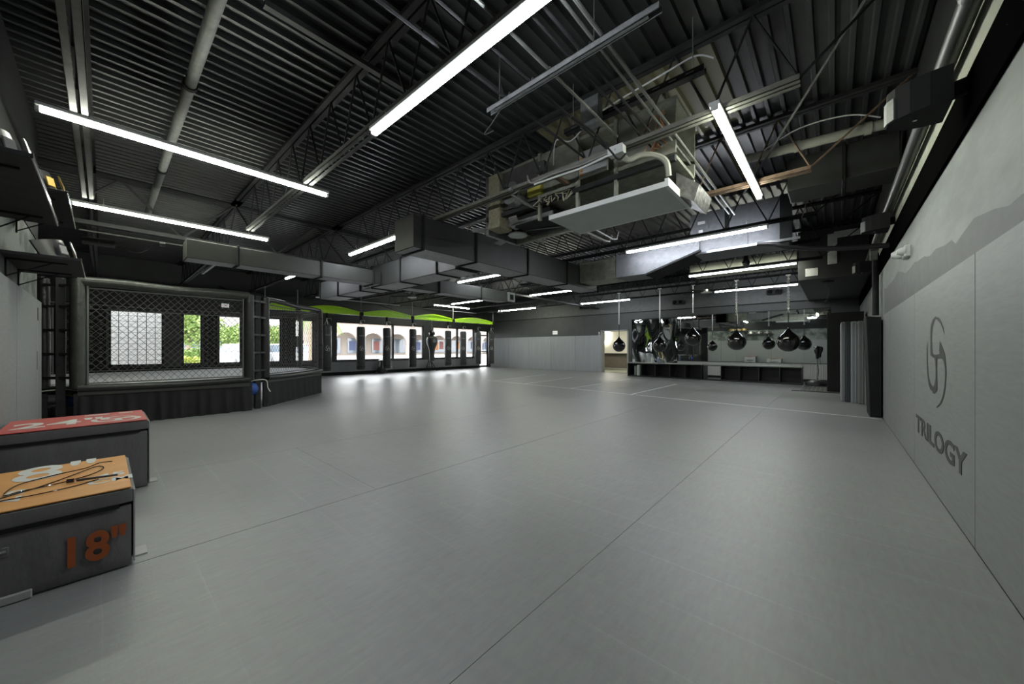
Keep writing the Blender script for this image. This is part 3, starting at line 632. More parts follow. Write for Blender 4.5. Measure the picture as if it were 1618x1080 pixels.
def jbox(label, loc, s, m, rz=0):
    t = thing('junction_box', label, 'box', loc, rz)
    MB().box((-s[0]/2, -s[1]/2, -s[2]/2), (s[0]/2, s[1]/2, s[2]/2), .004).build('box_body', m, t)
    MB().box((-s[0]/2-.003, -s[1]/2-.006, -s[2]/2-.003), (s[0]/2+.003, -s[1]/2, s[2]/2+.003), .002).build('cover', m, t)
    MB().lathe([(.008, 0), (.008, .004)], (0, -s[1]/2-.011, 0), 8, 'y').build('screw', M_chain, t)
    return t
jbox('grey electrical box on the joist left of the open air handler', (-1.9, 3.4, 3.72), (.2, .1, .28), M_galv)
jbox('white junction box where pale flexible conduits meet by the air handler', (-1.78, 3.74, 3.42), (.17, .09, .09), M_white)
jbox('small round-looking grey box hanging left of the air handler', (-3.0, 4.0, 3.74), (.14, .08, .14), M_dustchord)
jbox('wide pale box on the paired beam above the cage', (-10.8, -.06, 3.34), (.42, .14, .12), M_dustchord, PI/2)
jbox('small white box with a looping cable above the cage', (-10.3, .8, 3.39), (.08, .06, .08), M_pan, PI/2)
def cable(label, pts, r, m, name='cable'):
    o0 = Vector(pts[0]); P = [Vector(p)-o0 for p in pts]; Q = []
    for i in range(len(P)-1):
        p0 = P[max(0, i-1)]; p1 = P[i]; p2 = P[i+1]; p3 = P[min(len(P)-1, i+2)]
        for k in range(6):
            s = k/6; Q.append(.5*((2*p1)+(-p0+p2)*s+(2*p0-5*p1+4*p2-p3)*s*s+(-p0+3*p1-3*p2+p3)*s**3))
    Q.append(P[-1])
    o = MB().tube(Q, r, 6).build(name, m); o.location = o0
    return tag(o, label, 'cable')
cable('upper of two pale flexible conduits running from the air handler box along the joist', [(-1.86, 3.72, 3.43), (-2.2, 3.70, 3.40), (-2.6, 3.68, 3.41), (-2.95, 3.72, 3.42), (-3.05, 3.74, 3.55)], .013, M_offwhite)
cable('lower of two pale flexible conduits running from the air handler box along the joist', [(-1.86, 3.70, 3.39), (-2.15, 3.66, 3.34), (-2.5, 3.7, 3.37), (-2.9, 3.7, 3.38)], .012, M_white)
cable('fat cream flexible pipe arching from the white box down to the pale pan', [(-1.72, 3.78, 3.36), (-1.68, 3.82, 3.32), (-1.58, 3.9, 3.37), (-1.45, 4.0, 3.36), (-1.36, 4.05, 3.28), (-1.35, 4.1, 3.14)], .03, M_cream)
cable('thin white cable wandering across the bare deck above the air handler', [(-2.95, 4.2, 3.8), (-2.7, 3.9, 3.95), (-2.4, 3.8, 3.80), (-2.0, 3.7, 3.9), (-1.2, 3.6, 3.92), (-.95, 3.62, 3.95), (-.8, 3.62, 3.85)], .008, M_white)
cable('dark looped cable hanging from the deck left of the air handler', [(-2.75, 2.9, 4.2), (-2.7, 2.9, 3.95), (-2.9, 2.95, 3.85), (-3.1, 3.0, 3.8), (-2.95, 3.0, 3.78)], .007, M_dustchord)
cable('black cable looping down beside the white junction box', [(-1.9, 3.0, 3.5), (-1.85, 3.4, 3.48), (-1.78, 3.6, 3.36), (-1.74, 3.7, 3.3), (-1.68, 3.74, 3.36)], .011, M_black)
cable('thin wire hanging between the near wall and the paired beam at upper left', [(-2.8, -.5, 3.85), (-3.0, -.4, 3.72), (-3.2, -.3, 3.68), (-3.4, -.18, 3.70)], .004, M_chain)
cable('pale cable arching over the PVC pipe at upper right', [(-.95, 5.9, 3.78), (-.4, 5.75, 3.98), (.1, 5.8, 4.0), (.4, 5.9, 3.9)], .008, M_white)
cable('cable looping from the wide pale box to the small white box above the cage', [(-10.8, .1, 3.34), (-10.5, .35, 3.2), (-10.4, .5, 3.18), (-10.3, .7, 3.36), (-10.3, .8, 3.39)], .006, M_dustchord)
cable('black cord dangling from the dark ceiling left of the plaster patch', [(-.3, 6.9, 3.6), (-.32, 6.9, 3.35), (-.36, 6.9, 3.2)], .006, M_dustchord)
pipe('ceiling_pipe', 'thin grey pipe from the left duct end across to the ceiling middle', [(-9.6, 2.2, 3.42), (-9.0, 5.8, 3.42), (-8.8, 6.4, 3.42)], .015, M_dustchord)
pipe('steel_conduit', 'thin pale conduit above the cage carrying the small white box', [(-10.3, -.3, 3.43), (-10.3, 3.9, 3.43)], .014, M_offwhite, 'conduit')
pipe('ceiling_pipe', 'thin dark diagonal brace pipe across the upper right ceiling', [(.2, 4.1, 4.1), (-1.0, 6.3, 3.55)], .014, M_dustchord)
pipe('ceiling_pipe', 'slim black rail slanting across the upper right roof deck', [(-.2, 1.5, 4.15), (-.2, 3.5, 4.0)], .012, M_bsteel)
pipe('ceiling_pipe', 'thin white pipe under the cross duct left of the first ceiling fan', [(-13.2, 4.8, 3.0), (-13.2, 8.0, 3.0)], .02, M_white)
pipe('ceiling_pipe', 'pale pipe below the duct above the heavy bags', [(-13.2, 8.1, 2.98), (-13.2, 12.2, 2.98)], .018, M_offwhite)
# unlit old fixture housings / dark channels along deck at top left
for (a, b, lb) in (((-3.6, .9, 4.17), (-3.6, 2.35, 4.17), 'grey unistrut rail on the deck left of the big overhead light'), ((-4.6, 5.0, 4.15), (-4.6, 6.6, 4.15), 'pale dusty rail on the deck beyond the big duct end'), ((-3.9, 4.6, 4.1), (-3.9, 5.7, 4.1), 'pale dusty rail on the deck above the ceiling fan')):
    o = MB().beam((0, 0, 0), Vector(b)-Vector(a), .06, .05).build('unistrut_rail', M_dustchord); o.location = a; tag(o, lb, 'rail')

# ceiling fans
def fan(label, loc, m, R=.75, a0=.3, n=5):
    t = thing('ceiling_fan', label, 'fan', loc, group='black ceiling fans')
    MB().lathe([(.02, .0), (.155, .005), (.16, .02), (.15, .035), (.02, .04)], (0, 0, 0), 24).build('hub_disc', M_pan, t)
    MB().lathe([(.05, .035), (.09, .06), (.09, .12), (.04, .17)], (0, 0, 0), 16).build('motor', M_chrome, t)
    MB().tube([(0, 0, .15), (0, 0, ZD-loc[2]-.02)], .012, 8).build('downrod', M_bsteel, t)
    for k in range(n):
        a = a0+2*PI*k/n
        p = [(.14, -.03, .06), (.3, -.075, .045), (R, -.07, .04), (R+.02, .05, .06), (.3, .07, .075), (.14, .03, .07)]
        b = MB().prism(p, (0, 0, .008)).build('blade', m, t); b.rotation_euler = (0, 0, a)
    return t
fan('black ceiling fan with pale round hub beside the open air handler', (-3.97, 4.62, 3.14), mat('dark_fan_blade', (.26, .27, .26), .4))
fan('small ceiling fan left of centre over the bags, below the cross duct', (-11.4, 7.4, 3.08), M_bsteel, a0=.1)
fan('small ceiling fan near the far left corner under the ducts', (-13.3, 14.0, 3.15), M_bsteel, a0=.7)
fan('ceiling fan above the middle hanging teardrop bag', (-3.1, 13.0, 3.05), M_bsteel, a0=.5)

# speakers on right wall
def speaker(label, loc, s=1):
    t = thing('wall_speaker', label, 'speaker', loc, 0, 'black wall speakers')
    prof = [(.13, -.17), (.13, .17)]+[(.13-.29*math.sin(PI*k/9), .17*math.cos(PI*k/9)) for k in range(1, 9)]
    MB().prism([(x*s, y*s, -.11*s) for x, y in prof], (0, 0, .22*s)).build('cabinet', M_gloss if s > 2 else M_black, t)
    MB().prism([((.13-.30*math.sin(a))*s, .178*math.cos(a)*s, -.105*s) for a in [PI*k/12 for k in range(5, 9)]]+[((.13-.285*math.sin(a))*s, .168*math.cos(a)*s, -.105*s) for a in [PI*k/12 for k in range(8, 4, -1)]], (0, 0, .15*s)).build('grille', M_offwhite, t)
    MB().beam((.1, 0, 0), (.22, 0, .02), .04, .1).build('wall_bracket', M_black, t)
    MB().lathe([(.012, 0), (.012, .01)], (-.02, 0, -.118*s), 10).build('bolt', M_chain, t)
    return t
speaker('black wall speaker with pale grille, the big near one at upper right', (.44, 3.75, 2.96))
speaker('black wall speaker farther along the right wall, in shadow', (.47, 7.6, 3.1))
speaker('black wall speaker deepest in the right corner near the bulkhead', (.47, 10.9, 3.0))
def wspk(label, loc):
    t = thing('horn_speaker', label, 'speaker', loc, group='low black speakers on the far wall')
    MB().box((-.24, -.1, -.1), (.24, .1, .1), .03).build('cabinet', M_bsteel, t)
    for x in (-.12, .12): MB().lathe([(.07, 0), (.08, .01)], (x, -.115, 0), 14, 'y').build('cone', M_gloss, t)
wspk('squat black speaker on the far wall above the warped mirror', (-5.3, YF-.12, 3.35))
wspk('squat black speaker on the far wall above the middle of the mirror', (-1.75, YF-.12, 3.45))
wspk('squat black speaker on the far wall left of the doorway strip light', (-10.2, YF-.12, 3.5))

# exit signs
def exit_sign(label, loc, rz, s=1):
    t = thing('exit_sign', label, 'sign', loc, rz)
    MB().box((-.16*s, -.03, -.1*s), (.16*s, .03, .1*s), .01).build('sign_body', mat('lit_sign_face', (.8, .82, .8), .5, emit=.5), t)
    text_mesh('EXIT', 'lettering', mat('red_sign_print', (.6, .06, .04), .5), t, frame((0, -.031, 0), (1, 0, 0), (0, 0, 1)), size=.14*s, ext=.001, sx=.9)
exit_sign('small glowing white exit sign on the dark far wall', (-12.15, YF-.03, 2.17), 0)
exit_sign('small white exit sign above the car window, seen through the cage mesh', (XW+.04, 3.1, 2.90), PI/2, .7)
t = thing('emergency_light', 'white emergency light box on the right wall above the pads', 'light', (XR+.0, 6.5, 2.43))
MB().box((-.03, -.12, -.07), (.04, .12, .07), .01).build('battery_box', M_white, t)
MB().lathe([(.03, 0), (.055, .04), (.06, .09), (.0, .1)], (-.12, .1, 0), 16, 'x').build('lamp_head', M_white, t)
MB().lathe([(.03, 0), (.05, .04), (.05, .07), (.0, .075)], (-.09, -.08, .0), 16, 'x').build('lamp_head', M_white, t)

# ------------------------------------------------------------ near-wall shelves with belts
def belt(label, x, y, z, m, tilt=.35, s=1, group=None):
    t = thing('title_belt', label, 'belt', (x, y, z), group=group)
    n = 14; vs = []; fs = []
    for i in range(n+1):
        a = -1.25+2.5*i/n; w_ = .055+.05*math.cos(a*1.1)
        cx = .27*s*math.sin(a); cy = -.22*s+.24*s*math.cos(a)*1.0
        for z_, dy in ((0, 0), (2*w_, -.06)): vs += [(cx, cy+dy, z_), (cx*.97, cy+dy-.012, z_)]
    for i in range(n):
        k = 4*i; fs += [(k, k+4, k+6, k+2), (k+1, k+3, k+7, k+5), (k+2, k+6, k+7, k+3), (k, k+1, k+5, k+4)]
    fs += [(0, 2, 3, 1), (4*n, 4*n+1, 4*n+3, 4*n+2)]
    MB().add(vs, fs, True).build('strap', M_leather, t)
    b = MB().lathe([(.0, 0), (.095*s, 0), (.1*s, .008), (.085*s, .014), (.07*s, .012), (0, .02)], (0, 0, 0), 18, 'y', caps=False).build('centre_plate', m, t)
    b.location = (0, .028, .11); b.rotation_euler = (.25, 0, 0)
    for sx in (-1, 1):
        c = MB().box((-.035, 0, -.045), (.035, .01, .045), .008).build('side_plate', m, t); c.location = (sx*.17*s, -.03, .09); c.rotation_euler = (.25, 0, -sx*.7)
    return t
def shelf(label, x0, x1, yf, z, br=True):
    t = thing('wall_shelf', label, 'shelf', ((x0+x1)/2, YN-.04, z)); L = abs(x1-x0)/2; d = yf-(YN-.04)
    MB().box((-L, 0, -.03), (L, d-.004, 0), .003).build('board', M_bsteel, t)
    MB().box((-L, d-.004, -.032), (L, d+.006, .004), .002).build('front_edge', M_chrome, t)
    for x in (-L+.25, L-.25):
        MB().box((x-.01, 0, -.045), (x+.01, d*.8, -.03)).box((x-.01, 0, -.22), (x+.01, .012, -.03)).beam((x, .01, -.2), (x, d*.6, -.04), .01, .01).build('bracket', M_black, t)
shelf('upper black wall shelf nearest the camera at the left edge', -3.6, -5.4, -.285, 2.43)
shelf('second black wall shelf, higher and partly behind the nearest one', -5.3, -6.75, -.225, 2.71)
shelf('lowest black wall shelf on open brackets just above the wall pads', -5.6, -6.87, -.15, 2.15)
for i, x in enumerate((-4.0, -4.55, -5.1)):
    belt(['black belt with silver plate at the near end of the nearest shelf', 'black belt with silver plate in the middle of the nearest shelf', 'black belt with silver plate at the far end of the nearest shelf'][i], x, -.36, 2.432, M_silverp, group='belts on the nearest shelf')
for i, x in enumerate((-5.6, -6.05, -6.5)):
    belt(['black belt with gold plate at the near end of the second shelf', 'black belt with gold plate in the middle of the second shelf', 'black belt with gold plate at the far end of the second shelf'][i], x, -.30, 2.712, M_gold, group='belts on the second shelf')
for i, x in enumerate((-5.95, -6.5)):
    belt(['black belt with silver plate at the near end of the lowest shelf', 'black belt with gold plate at the far end of the lowest shelf'][i], x, -.24, 2.152, (M_silverp, M_gold)[i], s=1.1, group='belts on the lowest shelf')

# ------------------------------------------------------------ foam plyo boxes
def soft_box(t, x0, x1, y0, y1, z0, z1, name, m, bulge=.012, seg=10):
    bm = bmesh.new(); bmesh.ops.create_cube(bm, size=1)
    bmesh.ops.subdivide_edges(bm, edges=bm.edges[:], cuts=seg, use_grid_fill=True)
    rnd = random.Random(3)
    for v in bm.verts:
        p = v.co*2
        q = Vector((math.copysign(min(abs(p.x), .985), p.x), math.copysign(min(abs(p.y), .985), p.y), math.copysign(min(abs(p.z), .985), p.z)))
        bu = [(1-min(1, abs(p[(i+1) % 3]))**2)*(1-min(1, abs(p[(i+2) % 3]))**2) if abs(p[i]) > .99 else 0 for i in range(3)]
        L = (x1-x0)/2, (y1-y0)/2, (z1-z0)/2
        e = [abs(abs(c)-1) < .01 for c in p]; k = .97 if sum(e) >= 2 else 1
        v.co = Vector(tuple((x0+x1, y0+y1, z0+z1)[i]/2+p[i]*(L[i]-(.008 if sum(e) >= 2 and e[i] else 0))+(math.copysign(bulge*bu[i]*(1+.5*math.sin(9*p[(i+1) % 3])), p[i]) if e[i] else 0) for i in range(3)))
    bm.verts.index_update(); b = MB().add([v.co for v in bm.verts], [[v.index for v in f.verts] for f in bm.faces], True); bm.free()
    return b.build(name, m, t)
def plyo(label, x1, x0, y0, y1, h, mtop):
    t = thing('foam_box', label, 'box', ((x0+x1)/2, (y0+y1)/2, 0)); o = t.location
    X0, X1, Y0, Y1 = x0-o.x, x1-o.x, y0-o.y, y1-o.y
    soft_box(t, X0+.006, X1-.006, Y0+.006, Y1-.006, 0, h-.095, 'base_block', M_foam)
    soft_box(t, X0, X1, Y0, Y1, h-.09, h-.004, 'top_layer', M_foam, .004)
    MB().box((X1-.002, Y0+.02, h-.105), (X1+.007, Y1-.06, h-.082)).build('velcro_strip', M_velcro, t)
    MB().box((X0+.012, Y0+.012, h-.006), (X1-.012, Y1-.012, h+.002), .003).build('top_panel', mtop, t)
    MB().box((X0+.02, Y1-.004, .02), (X1-.02, Y1+.003, h-.02)).build('end_panel', M_foamL, t)
    MB().box((X1-.25, Y1, .0), (X1-.12, Y1+.06, .008)).build('loose_flap', M_foamL, t)
    return t
bo = plyo('low grey foam box with orange top marked 18 inches, nearest at left', -3.04, -4.0, -.56, .12, .457, M_orange)
for b, z in ((0, .30), ):
    hp = MB().tube([(.481, -.36, .25), (.503, -.3, .256), (.503, -.16, .262), (.481, -.10, .262)], .012, 6).box((.477, -.14, .235), (.487, -.09, .285), .003).build('carry_handle', M_foam, bo)
text_mesh('18"', 'printed_number', M_orangep, bo, frame((.494, .185, .168), (0, 1, 0), (0, 0, 1)), size=.215, ext=.0012, sx=.85, offset=.006)
text_mesh('18"', 'top_number', M_wprint, bo, frame((-.275, -.085, .4600), (0, 1, 0), (-1, 0, 0)), size=.54, ext=.0008, sx=.78, offset=.006)
text_mesh('45\nCM', 'top_small_print', M_wprint, bo, frame((.16, .25, .4600), (0, 1, 0), (-1, 0, 0)), size=.13, ext=.0008, offset=.003)
text_mesh('SOFT\nFOAM' if False else '18\nIN', 'top_small_print', M_wprint, bo, frame((.20, -.14, .4600), (0, 1, 0), (-1, 0, 0)), size=.14, ext=.0008, offset=.003)
MB().box((.475, -.34, .004), (.495, -.02, .045), .004).build('bottom_flap', M_foamL, bo)
br = plyo('taller grey foam box with red top marked 24 inches, behind the orange one', -4.69, -5.47, -.56, .28, .61, M_red)
text_mesh('24"', 'top_number', M_wprint, br, frame((.08, -.11, .6130), (0, 1, 0), (-1, 0, 0)), size=.42, ext=.0008, sx=.9, offset=.008)
add_logo(MB(), lambda u, v, e: (.15-v*.17, .22+u*.14, .6135+e), .09).build('top_emblem', M_wprint, br)
MB().box((-.3, .02, .611), (-.25, .18, .6135)).box((-.3, .24, .611), (-.25, .34, .6135)).build('top_small_print', M_wprint, br)
# skipping rope on orange box
def X(u, v): return (-3.04-v, .12-u, .462)
rp = [(-3.80, .04, .466), (-3.82, -.02, .464), (-3.72, -.08, .464), (-3.66, -.2, .465), (-3.56, -.33, .464), (-3.36, -.36, .464), (-3.38, -.3, .466), (-3.42, -.18, .464), (-3.5, -.06, .464), (-3.62, .0, .466), (-3.72, -.03, .464), (-3.58, -.12, .466), (-3.42, -.24, .464), (-3.26, -.42, .464), (-3.20, -.47, .464), (-3.25, -.36, .464), (-3.24, -.25, .466), (-3.28, -.12, .464), (-3.34, -.02, .466)]
co = cable('thin black skipping rope lying in loops on the orange box', rp, .003, M_gloss, 'cord')
sr = thing('skipping_rope', co['label'], 'rope', tuple(co.location)); co.parent = sr; co.location = (0, 0, 0)
for k in ('label', 'category'): del co[k]
q = MB().tube([(-.1, 0, 0), (-.09, 0, 0), (.07, 0, 0)], [.006, .008, .006], 8).build('grip', M_bag, sr, tuple(Vector((-3.36, -.01, .472))-sr.location), (0, 0, 1.35))
q = MB().tube([(-.03, 0, 0), (0, 0, 0)], .012, 8).build('knob', M_gloss, sr, tuple(Vector((-3.385, -.115, .474))-sr.location), (0, 0, 1.35))

# ------------------------------------------------------------ fighting cage
ZP = .65; ZC = 2.30
def cage():
    t = thing('fighting_cage', 'raised octagonal black fighting cage with chain-link fence by the windows', 'cage', (-11.3, 1.0, 0)); o = Vector((-11.3, 1.0, 0))
    P = [(-8.9, -.27), (-8.9, 1.97), (-9.2, 2.32), (-10.95, 4.08), (-12.5, 4.1), (-13.55, 3.0), (-13.55, -.7), (-12.4, -2.2), (-10.7, -2.2), (-9.2, -.62)]
    P = [Vector((x, y, 0))-o for x, y in P]
    poly = [P[i] for i in range(len(P))]
    pl = [p+Vector((0, 0, ZP-.16)) for p in poly]
    MB().prism([p*.985 for p in [Vector((q.x, q.y, 0)) for q in poly]], (0, 0, 0)).v
    MB().prism([Vector((p.x*.985, p.y*.985, ZP-.12)) for p in poly], (0, 0, .11)).build('platform_frame', M_bsteel, t)
    MB().prism([Vector((p.x*.97, p.y*.97, ZP-.01)) for p in poly], (0, 0, .02)).build('canvas_floor', M_canvas, t)
    panels = [(0, 1), (2, 3), (3, 4), (4, 5), (5, 6), (6, 7), (8, 9), (7, 8)]
    corners = sorted(set(i for p in panels for i in p))
    for i in corners:
        p = poly[i]; r = .085 if i in (0, 1, 2, 3) else .07
        MB().tube([(p.x, p.y, ZP-.02), (p.x, p.y, ZP+.5), (p.x, p.y, ZP+1.1), (p.x, p.y, ZC+.05)], [r, r*1.06, r, r*.95], 12).build('padded_post', M_bvinyl if i != 0 else M_gvinyl, t)
        MB().box((p.x-.04, p.y-.04, 0), (p.x+.04, p.y+.04, ZP-.1)).build('support_leg', M_bsteel, t)
    sk = 0
    for a, b in panels:
        A, B = poly[a], poly[b]; d = (B-A); L = d.length; d.normalize(); n = Vector((d.y, -d.x, 0))
        if n.dot(A+B) < 0: n = -n
        front = (a, b) in ((0, 1), (2, 3))
        s0 = A+d*.1; s1 = B-d*.1
        tr = MB(); q = []
        for k in range(9):
            u = k/8; q.append(A.lerp(B, u)+Vector((0, 0, ZC+.02+.012*math.sin(u*9))))
        tr.tube(q, .075 if (a, b) == (0, 1) else .055, 12).build('top_roll', M_gvinyl if (a, b) == (0, 1) else M_bvinyl, t)
        q = [A.lerp(B, k/8)+n*.04+Vector((0, 0, ZP-.02-.02*math.sin(PI*k/8))) for k in range(9)]
        MB().tube(q, .06, 12).build('bottom_roll', M_bvinyl, t)
        # mesh frame + chain link
        MB().tube([s0+Vector((0, 0, ZC-.08)), s1+Vector((0, 0, ZC-.08))], .012, 6).tube([s0+Vector((0, 0, ZP+.05)), s1+Vector((0, 0, ZP+.05))], .012, 6).tube([s0+Vector((0, 0, ZP)), s0+Vector((0, 0, ZC))], .014, 6).tube([s1+Vector((0, 0, ZP)), s1+Vector((0, 0, ZC))], .014, 6).build('mesh_frame', M_wire, t)
        ch = MB(); z0 = ZP+.05; H = ZC-.08-z0; W_ = (s1-s0).length; sp = .098 if front else .17; r = .0031 if front else .0025
        def wire(x0, zz0, x1, zz1, off):
            ch.tube([s0+d*x0+Vector((0, 0, zz0))+n*off, s0+d*x1+Vector((0, 0, zz1))+n*off], r, 3, cap=False, smooth=False)
        asp = 1.15
        c = -H/asp
        while c < W_:
            for sg, off in ((1, .003), (-1, -.003)):
                # line from (c, 0) rising to (c+H/asp, H)
                xa, za, xb, zb = c, 0, c+H/asp, H
                if xa < 0: za = -xa*asp; xa = 0
                if xb > W_: zb -= (xb-W_)*asp; xb = W_
                if xb > xa+.01:
                    if sg > 0: wire(xa, z0+za, xb, z0+zb, off)
                    else: wire(W_-xa, z0+za, W_-xb, z0+zb, off)
            c += sp
        cc = ch.build('chain_link_mesh', M_wire, t); cc['kind'] = 'stuff'
        # skirt cloth
        if (a, b) in ((0, 1), (2, 3), (3, 4)):
            vs = []; fs = []; N = 90 if (a, b) == (0, 1) else 40; amp = .02 if (a, b) == (0, 1) else .006
            for k in range(N+1):
                u = k/N; p = A.lerp(B, u)
                for j, z in enumerate((ZP-.07, ZP-.25, .25, .005)):
                    w_ = amp*(math.sin(u*61+1.3*math.sin(u*17))+.5*math.sin(u*107))*(j+.4)/2.5
                    vs.append(p+n*(.03+w_+.01*j)+Vector((0, 0, z)))
            for k in range(N):
                for j in range(3): fs.append((k*4+j, k*4+j+1, k*4+j+5, k*4+j+4))
            MB().add(vs, fs, True).build('skirt', M_cloth, t)
            MB().add([A+n*.06+Vector((0, 0, ZP-.05)), B+n*.06+Vector((0, 0, ZP-.05)), B+n*.055+Vector((0, 0, ZP-.16)), A+n*.055+Vector((0, 0, ZP-.13))], [(0, 1, 2, 3)]).build('skirt_valance', mat('grey_valance', (.05, .052, .048), .6), t)
        if not front: MB().add([A+Vector((0, 0, ZP)), B+Vector((0, 0, ZP)), B+Vector((0, 0, ZP+.1)), A+Vector((0, 0, ZP+.1))], [(0, 1, 2, 3)]).build('kick_strip', M_black, t)
    # steel mast and straps between the paired posts
    for i, j in ((1, 2), (9, 0)):
        A, B = poly[i], poly[j]; m = (A+B)/2; m = m+m.normalized()*.0
        MB().box((m.x-.05, m.y-.05, 0), (m.x+.05, m.y+.05, ZC+.06), .004).build('steel_mast', M_bsteel, t)
        for z in (.80, 1.17, 1.54, 1.91, 2.24):
            MB().beam(A+Vector((.07, 0, z)), B+Vector((.05, .02, z)), .02, .04).build('strap', M_bvinyl, t)
    for i in (3, ):
        p = poly[i]
        for z in (.95, 1.35, 1.75, 2.1): MB().ring((p.x, p.y, z), .09, .012, 14, 5).build('strap', M_bsteel, t)
cage()
t = thing('blue_bundle', 'blue sack tucked under the cage between corner posts', 'sack', (-9.02, 1.98, .42))
MB().lathe([(.02, -.17), (.12, -.13), (.15, 0), (.12, .12), (.03, .17)], (0, 0, 0), 14, 'y').build('sack_body', M_blue, t)
MB().ring((0, 0, 0), .153, .008, 20, 5, 'y').build('tie', M_rope, t)
cable('white rope knotted below the cage corner posts', [(-9.1, 1.85, .42), (-9.02, 1.98, .55), (-8.98, 2.1, .60), (-9.05, 2.3, .58), (-9.08, 2.34, .42), (-9.05, 2.38, .33)], .012, M_rope, 'rope')['category'] = 'rope'
cable('pale cord stretched and hanging below the left cage post', [(-9.0, -.9, .58), (-9.0, -.6, .61), (-9.02, -.4, .62), (-8.95, -.3, .6), (-8.93, -.1, .59)], .008, M_rope, 'cord')
cable('pale strap hanging straight down to the floor left of the cage skirt', [(-9.02, -.42, .62), (-9.02, -.42, .4), (-9.02, -.43, .02)], .01, M_rope, 'strap')['category'] = 'strap'
t = thing('blue_bag', 'blue and yellow-trimmed bag stowed under the left cage corner', 'bag', (-9.35, -.35, .42))
MB().lathe([(.02, -.15), (.1, -.12), (.13, 0), (.1, .12), (.02, .15)], (0, 0, 0), 12, 'y').build('bag_body', M_blue, t)
MB().beam((.1, -.1, .12), (.12, .12, .02), .02, .03).build('trim_band', mat('yellow_trim', (.5, .45, .15), .6), t)
# dark lockers behind cage post at the wall end
t = thing('black_cabinet', 'tall black cabinet standing between the wall pads and the cage', 'cabinet', (-10.2, -2.6, 0))
MB().box((-1.4, -.2, 0), (1.4, .2, 2.7), .01).build('carcass', M_black, t)
for i in range(4): MB().box((-1.36+i*.69, .2, .05), (-.71+i*.69, .22, 2.65), .004).build('door', M_bsteel, t)

# ------------------------------------------------------------ heavy bags and their green rack
XB = -15.1
rk = thing('bag_rack', 'lime green arched steel rack carrying the row of heavy bags', 'rack', (XB, 9.0, 2.66))
nodes = [3.8, 4.85, 7.3, 9.8, 12.3, 15.3]
for i in range(5):
    a, b = nodes[i]-9, nodes[i+1]-9
    MB().box((-.05, a, 0), (.05, b, .09), .006).build('lower_beam', M_lime, rk)
    for sx in (-.22, .03):
        vs = []; n = 14
        pts = [(sx, a+(b-a)*k/n, .09+.17*math.sin(PI*k/n)**1.2) for k in range(n+1)]
        vs = [p for q in pts for p in ((q[0]-.03, q[1], q[2]), (q[0]+.03, q[1], q[2]), (q[0]+.03, q[1], q[2]+.05), (q[0]-.03, q[1], q[2]+.05))]
        fs = []
        for k in range(n):
            for j in range(4): fs.append((4*k+j, 4*k+(j+1) % 4, 4*k+4+(j+1) % 4, 4*k+4+j))
        MB().add(vs, fs).build('arched_rib', M_lime, rk)
    fv = []
    for k in range(15):
        fv += [(.0, a+(b-a)*k/14, .07), (-.0, a+(b-a)*k/14, .10+.17*math.sin(PI*k/14)**1.2), (.012, a+(b-a)*k/14, .07), (.012, a+(b-a)*k/14, .10+.17*math.sin(PI*k/14)**1.2)]
    MB().add(fv, [f for k in range(14) for f in ((4*k, 4*k+4, 4*k+5, 4*k+1), (4*k+2, 4*k+6, 4*k+7, 4*k+3))]).build('web_plate', M_lime, rk)
    for k in range(1, 8):
        y = a+(b-a)*k/8; z = .09+.17*math.sin(PI*k/8)**1.2
        MB().box((-.25, y-.05, z-.0), (.03, y+.05, z+.02)).build('cross_slat', M_lime, rk)
    MB().box((-.24, a+.04, .02), (-.2, b-.04, .1), .004).build('rear_beam', M_lime, rk)
for y in nodes:
    MB().box((-.07, y-9-.08, -.02), (.08, y-9+.08, .14), .01).build('node_clamp', M_black, rk)
    MB().tube([(0, y-9, .14), (0, y-9, ZB-2.66)], .02, 8).build('hanger_pipe', M_offwhite, rk)
    MB().tube([(0, y-9, .1), (-2.3, y-9-.9, .95)], .02, 6).build('brace', M_dustchord, rk)
def bag(y, label, L=1.83, zb=.35, r=.175, first=[None]):
    t = thing('heavy_bag', label, 'heavy bag', (XB, y, zb), group='heavy bags on the green rack')
    MB().lathe([(.02, 0), (r*.93, .01), (r, .05), (r, L-.1), (r*.94, L-.03), (r*.7, L), (.02, L+.005)], (0, 0, 0), 24).build('bag_body', M_bag, t)
    MB().lathe([(r+.004, .10), (r+.004, .15)], (0, 0, 0), 24, caps=False).build('lower_band', M_bvinyl, t)
    for k in range(4):
        a = PI/4+k*PI/2
        MB().tube([(r*.8*math.cos(a), r*.8*math.sin(a), L-.02), (.01*math.cos(a), .01*math.sin(a), L+.18)], .007, 5).build('hanging_strap', M_chain, t)
    MB().tube([(0, 0, L+.17), (0, 0, L+.30)], .012, 6).ring((0, 0, L+.2), .025, .007, 12, 5, 'x').build('swivel', M_chain, t)
    MB().box((-.05, -.03, L+.28), (.05, .03, L+.482), .005).build('rack_clamp', M_black, t)
    MB().tube([(0, .02, L+.28), (.0, .17, L+.28), (0, .18, L+.20)], .008, 5).build('bracket_arm', M_chain, t)
    # emblem facing the room (toward camera): angle measured around the bag
    a0 = math.atan2(-y, 15.0)+.15
    pr = add_logo(MB(), lambda u, v, e: ((r+.003+e)*math.cos(a0+u*.5), (r+.003+e)*math.sin(a0+u*.5), L*.49+v*.11), .02)
    pr.build('printed_emblem', M_wprint, t)
    q = MB()
    for k in range(7):
        a = a0-.45+k*.15
        q.add([((r+.003)*math.cos(b), (r+.003)*math.sin(b), z) for b, z in ((a, 1.42), (a+.09, 1.42), (a+.09, 1.455), (a, 1.455))], [(0, 1, 2, 3)])
    q.build('printed_lettering', mat('faded_white_print', (.34, .35, .34)), t)
    return t
by = [5.9, 7.29, 8.49, 9.84, 11.97, 13.0, 14.1, 15.15]
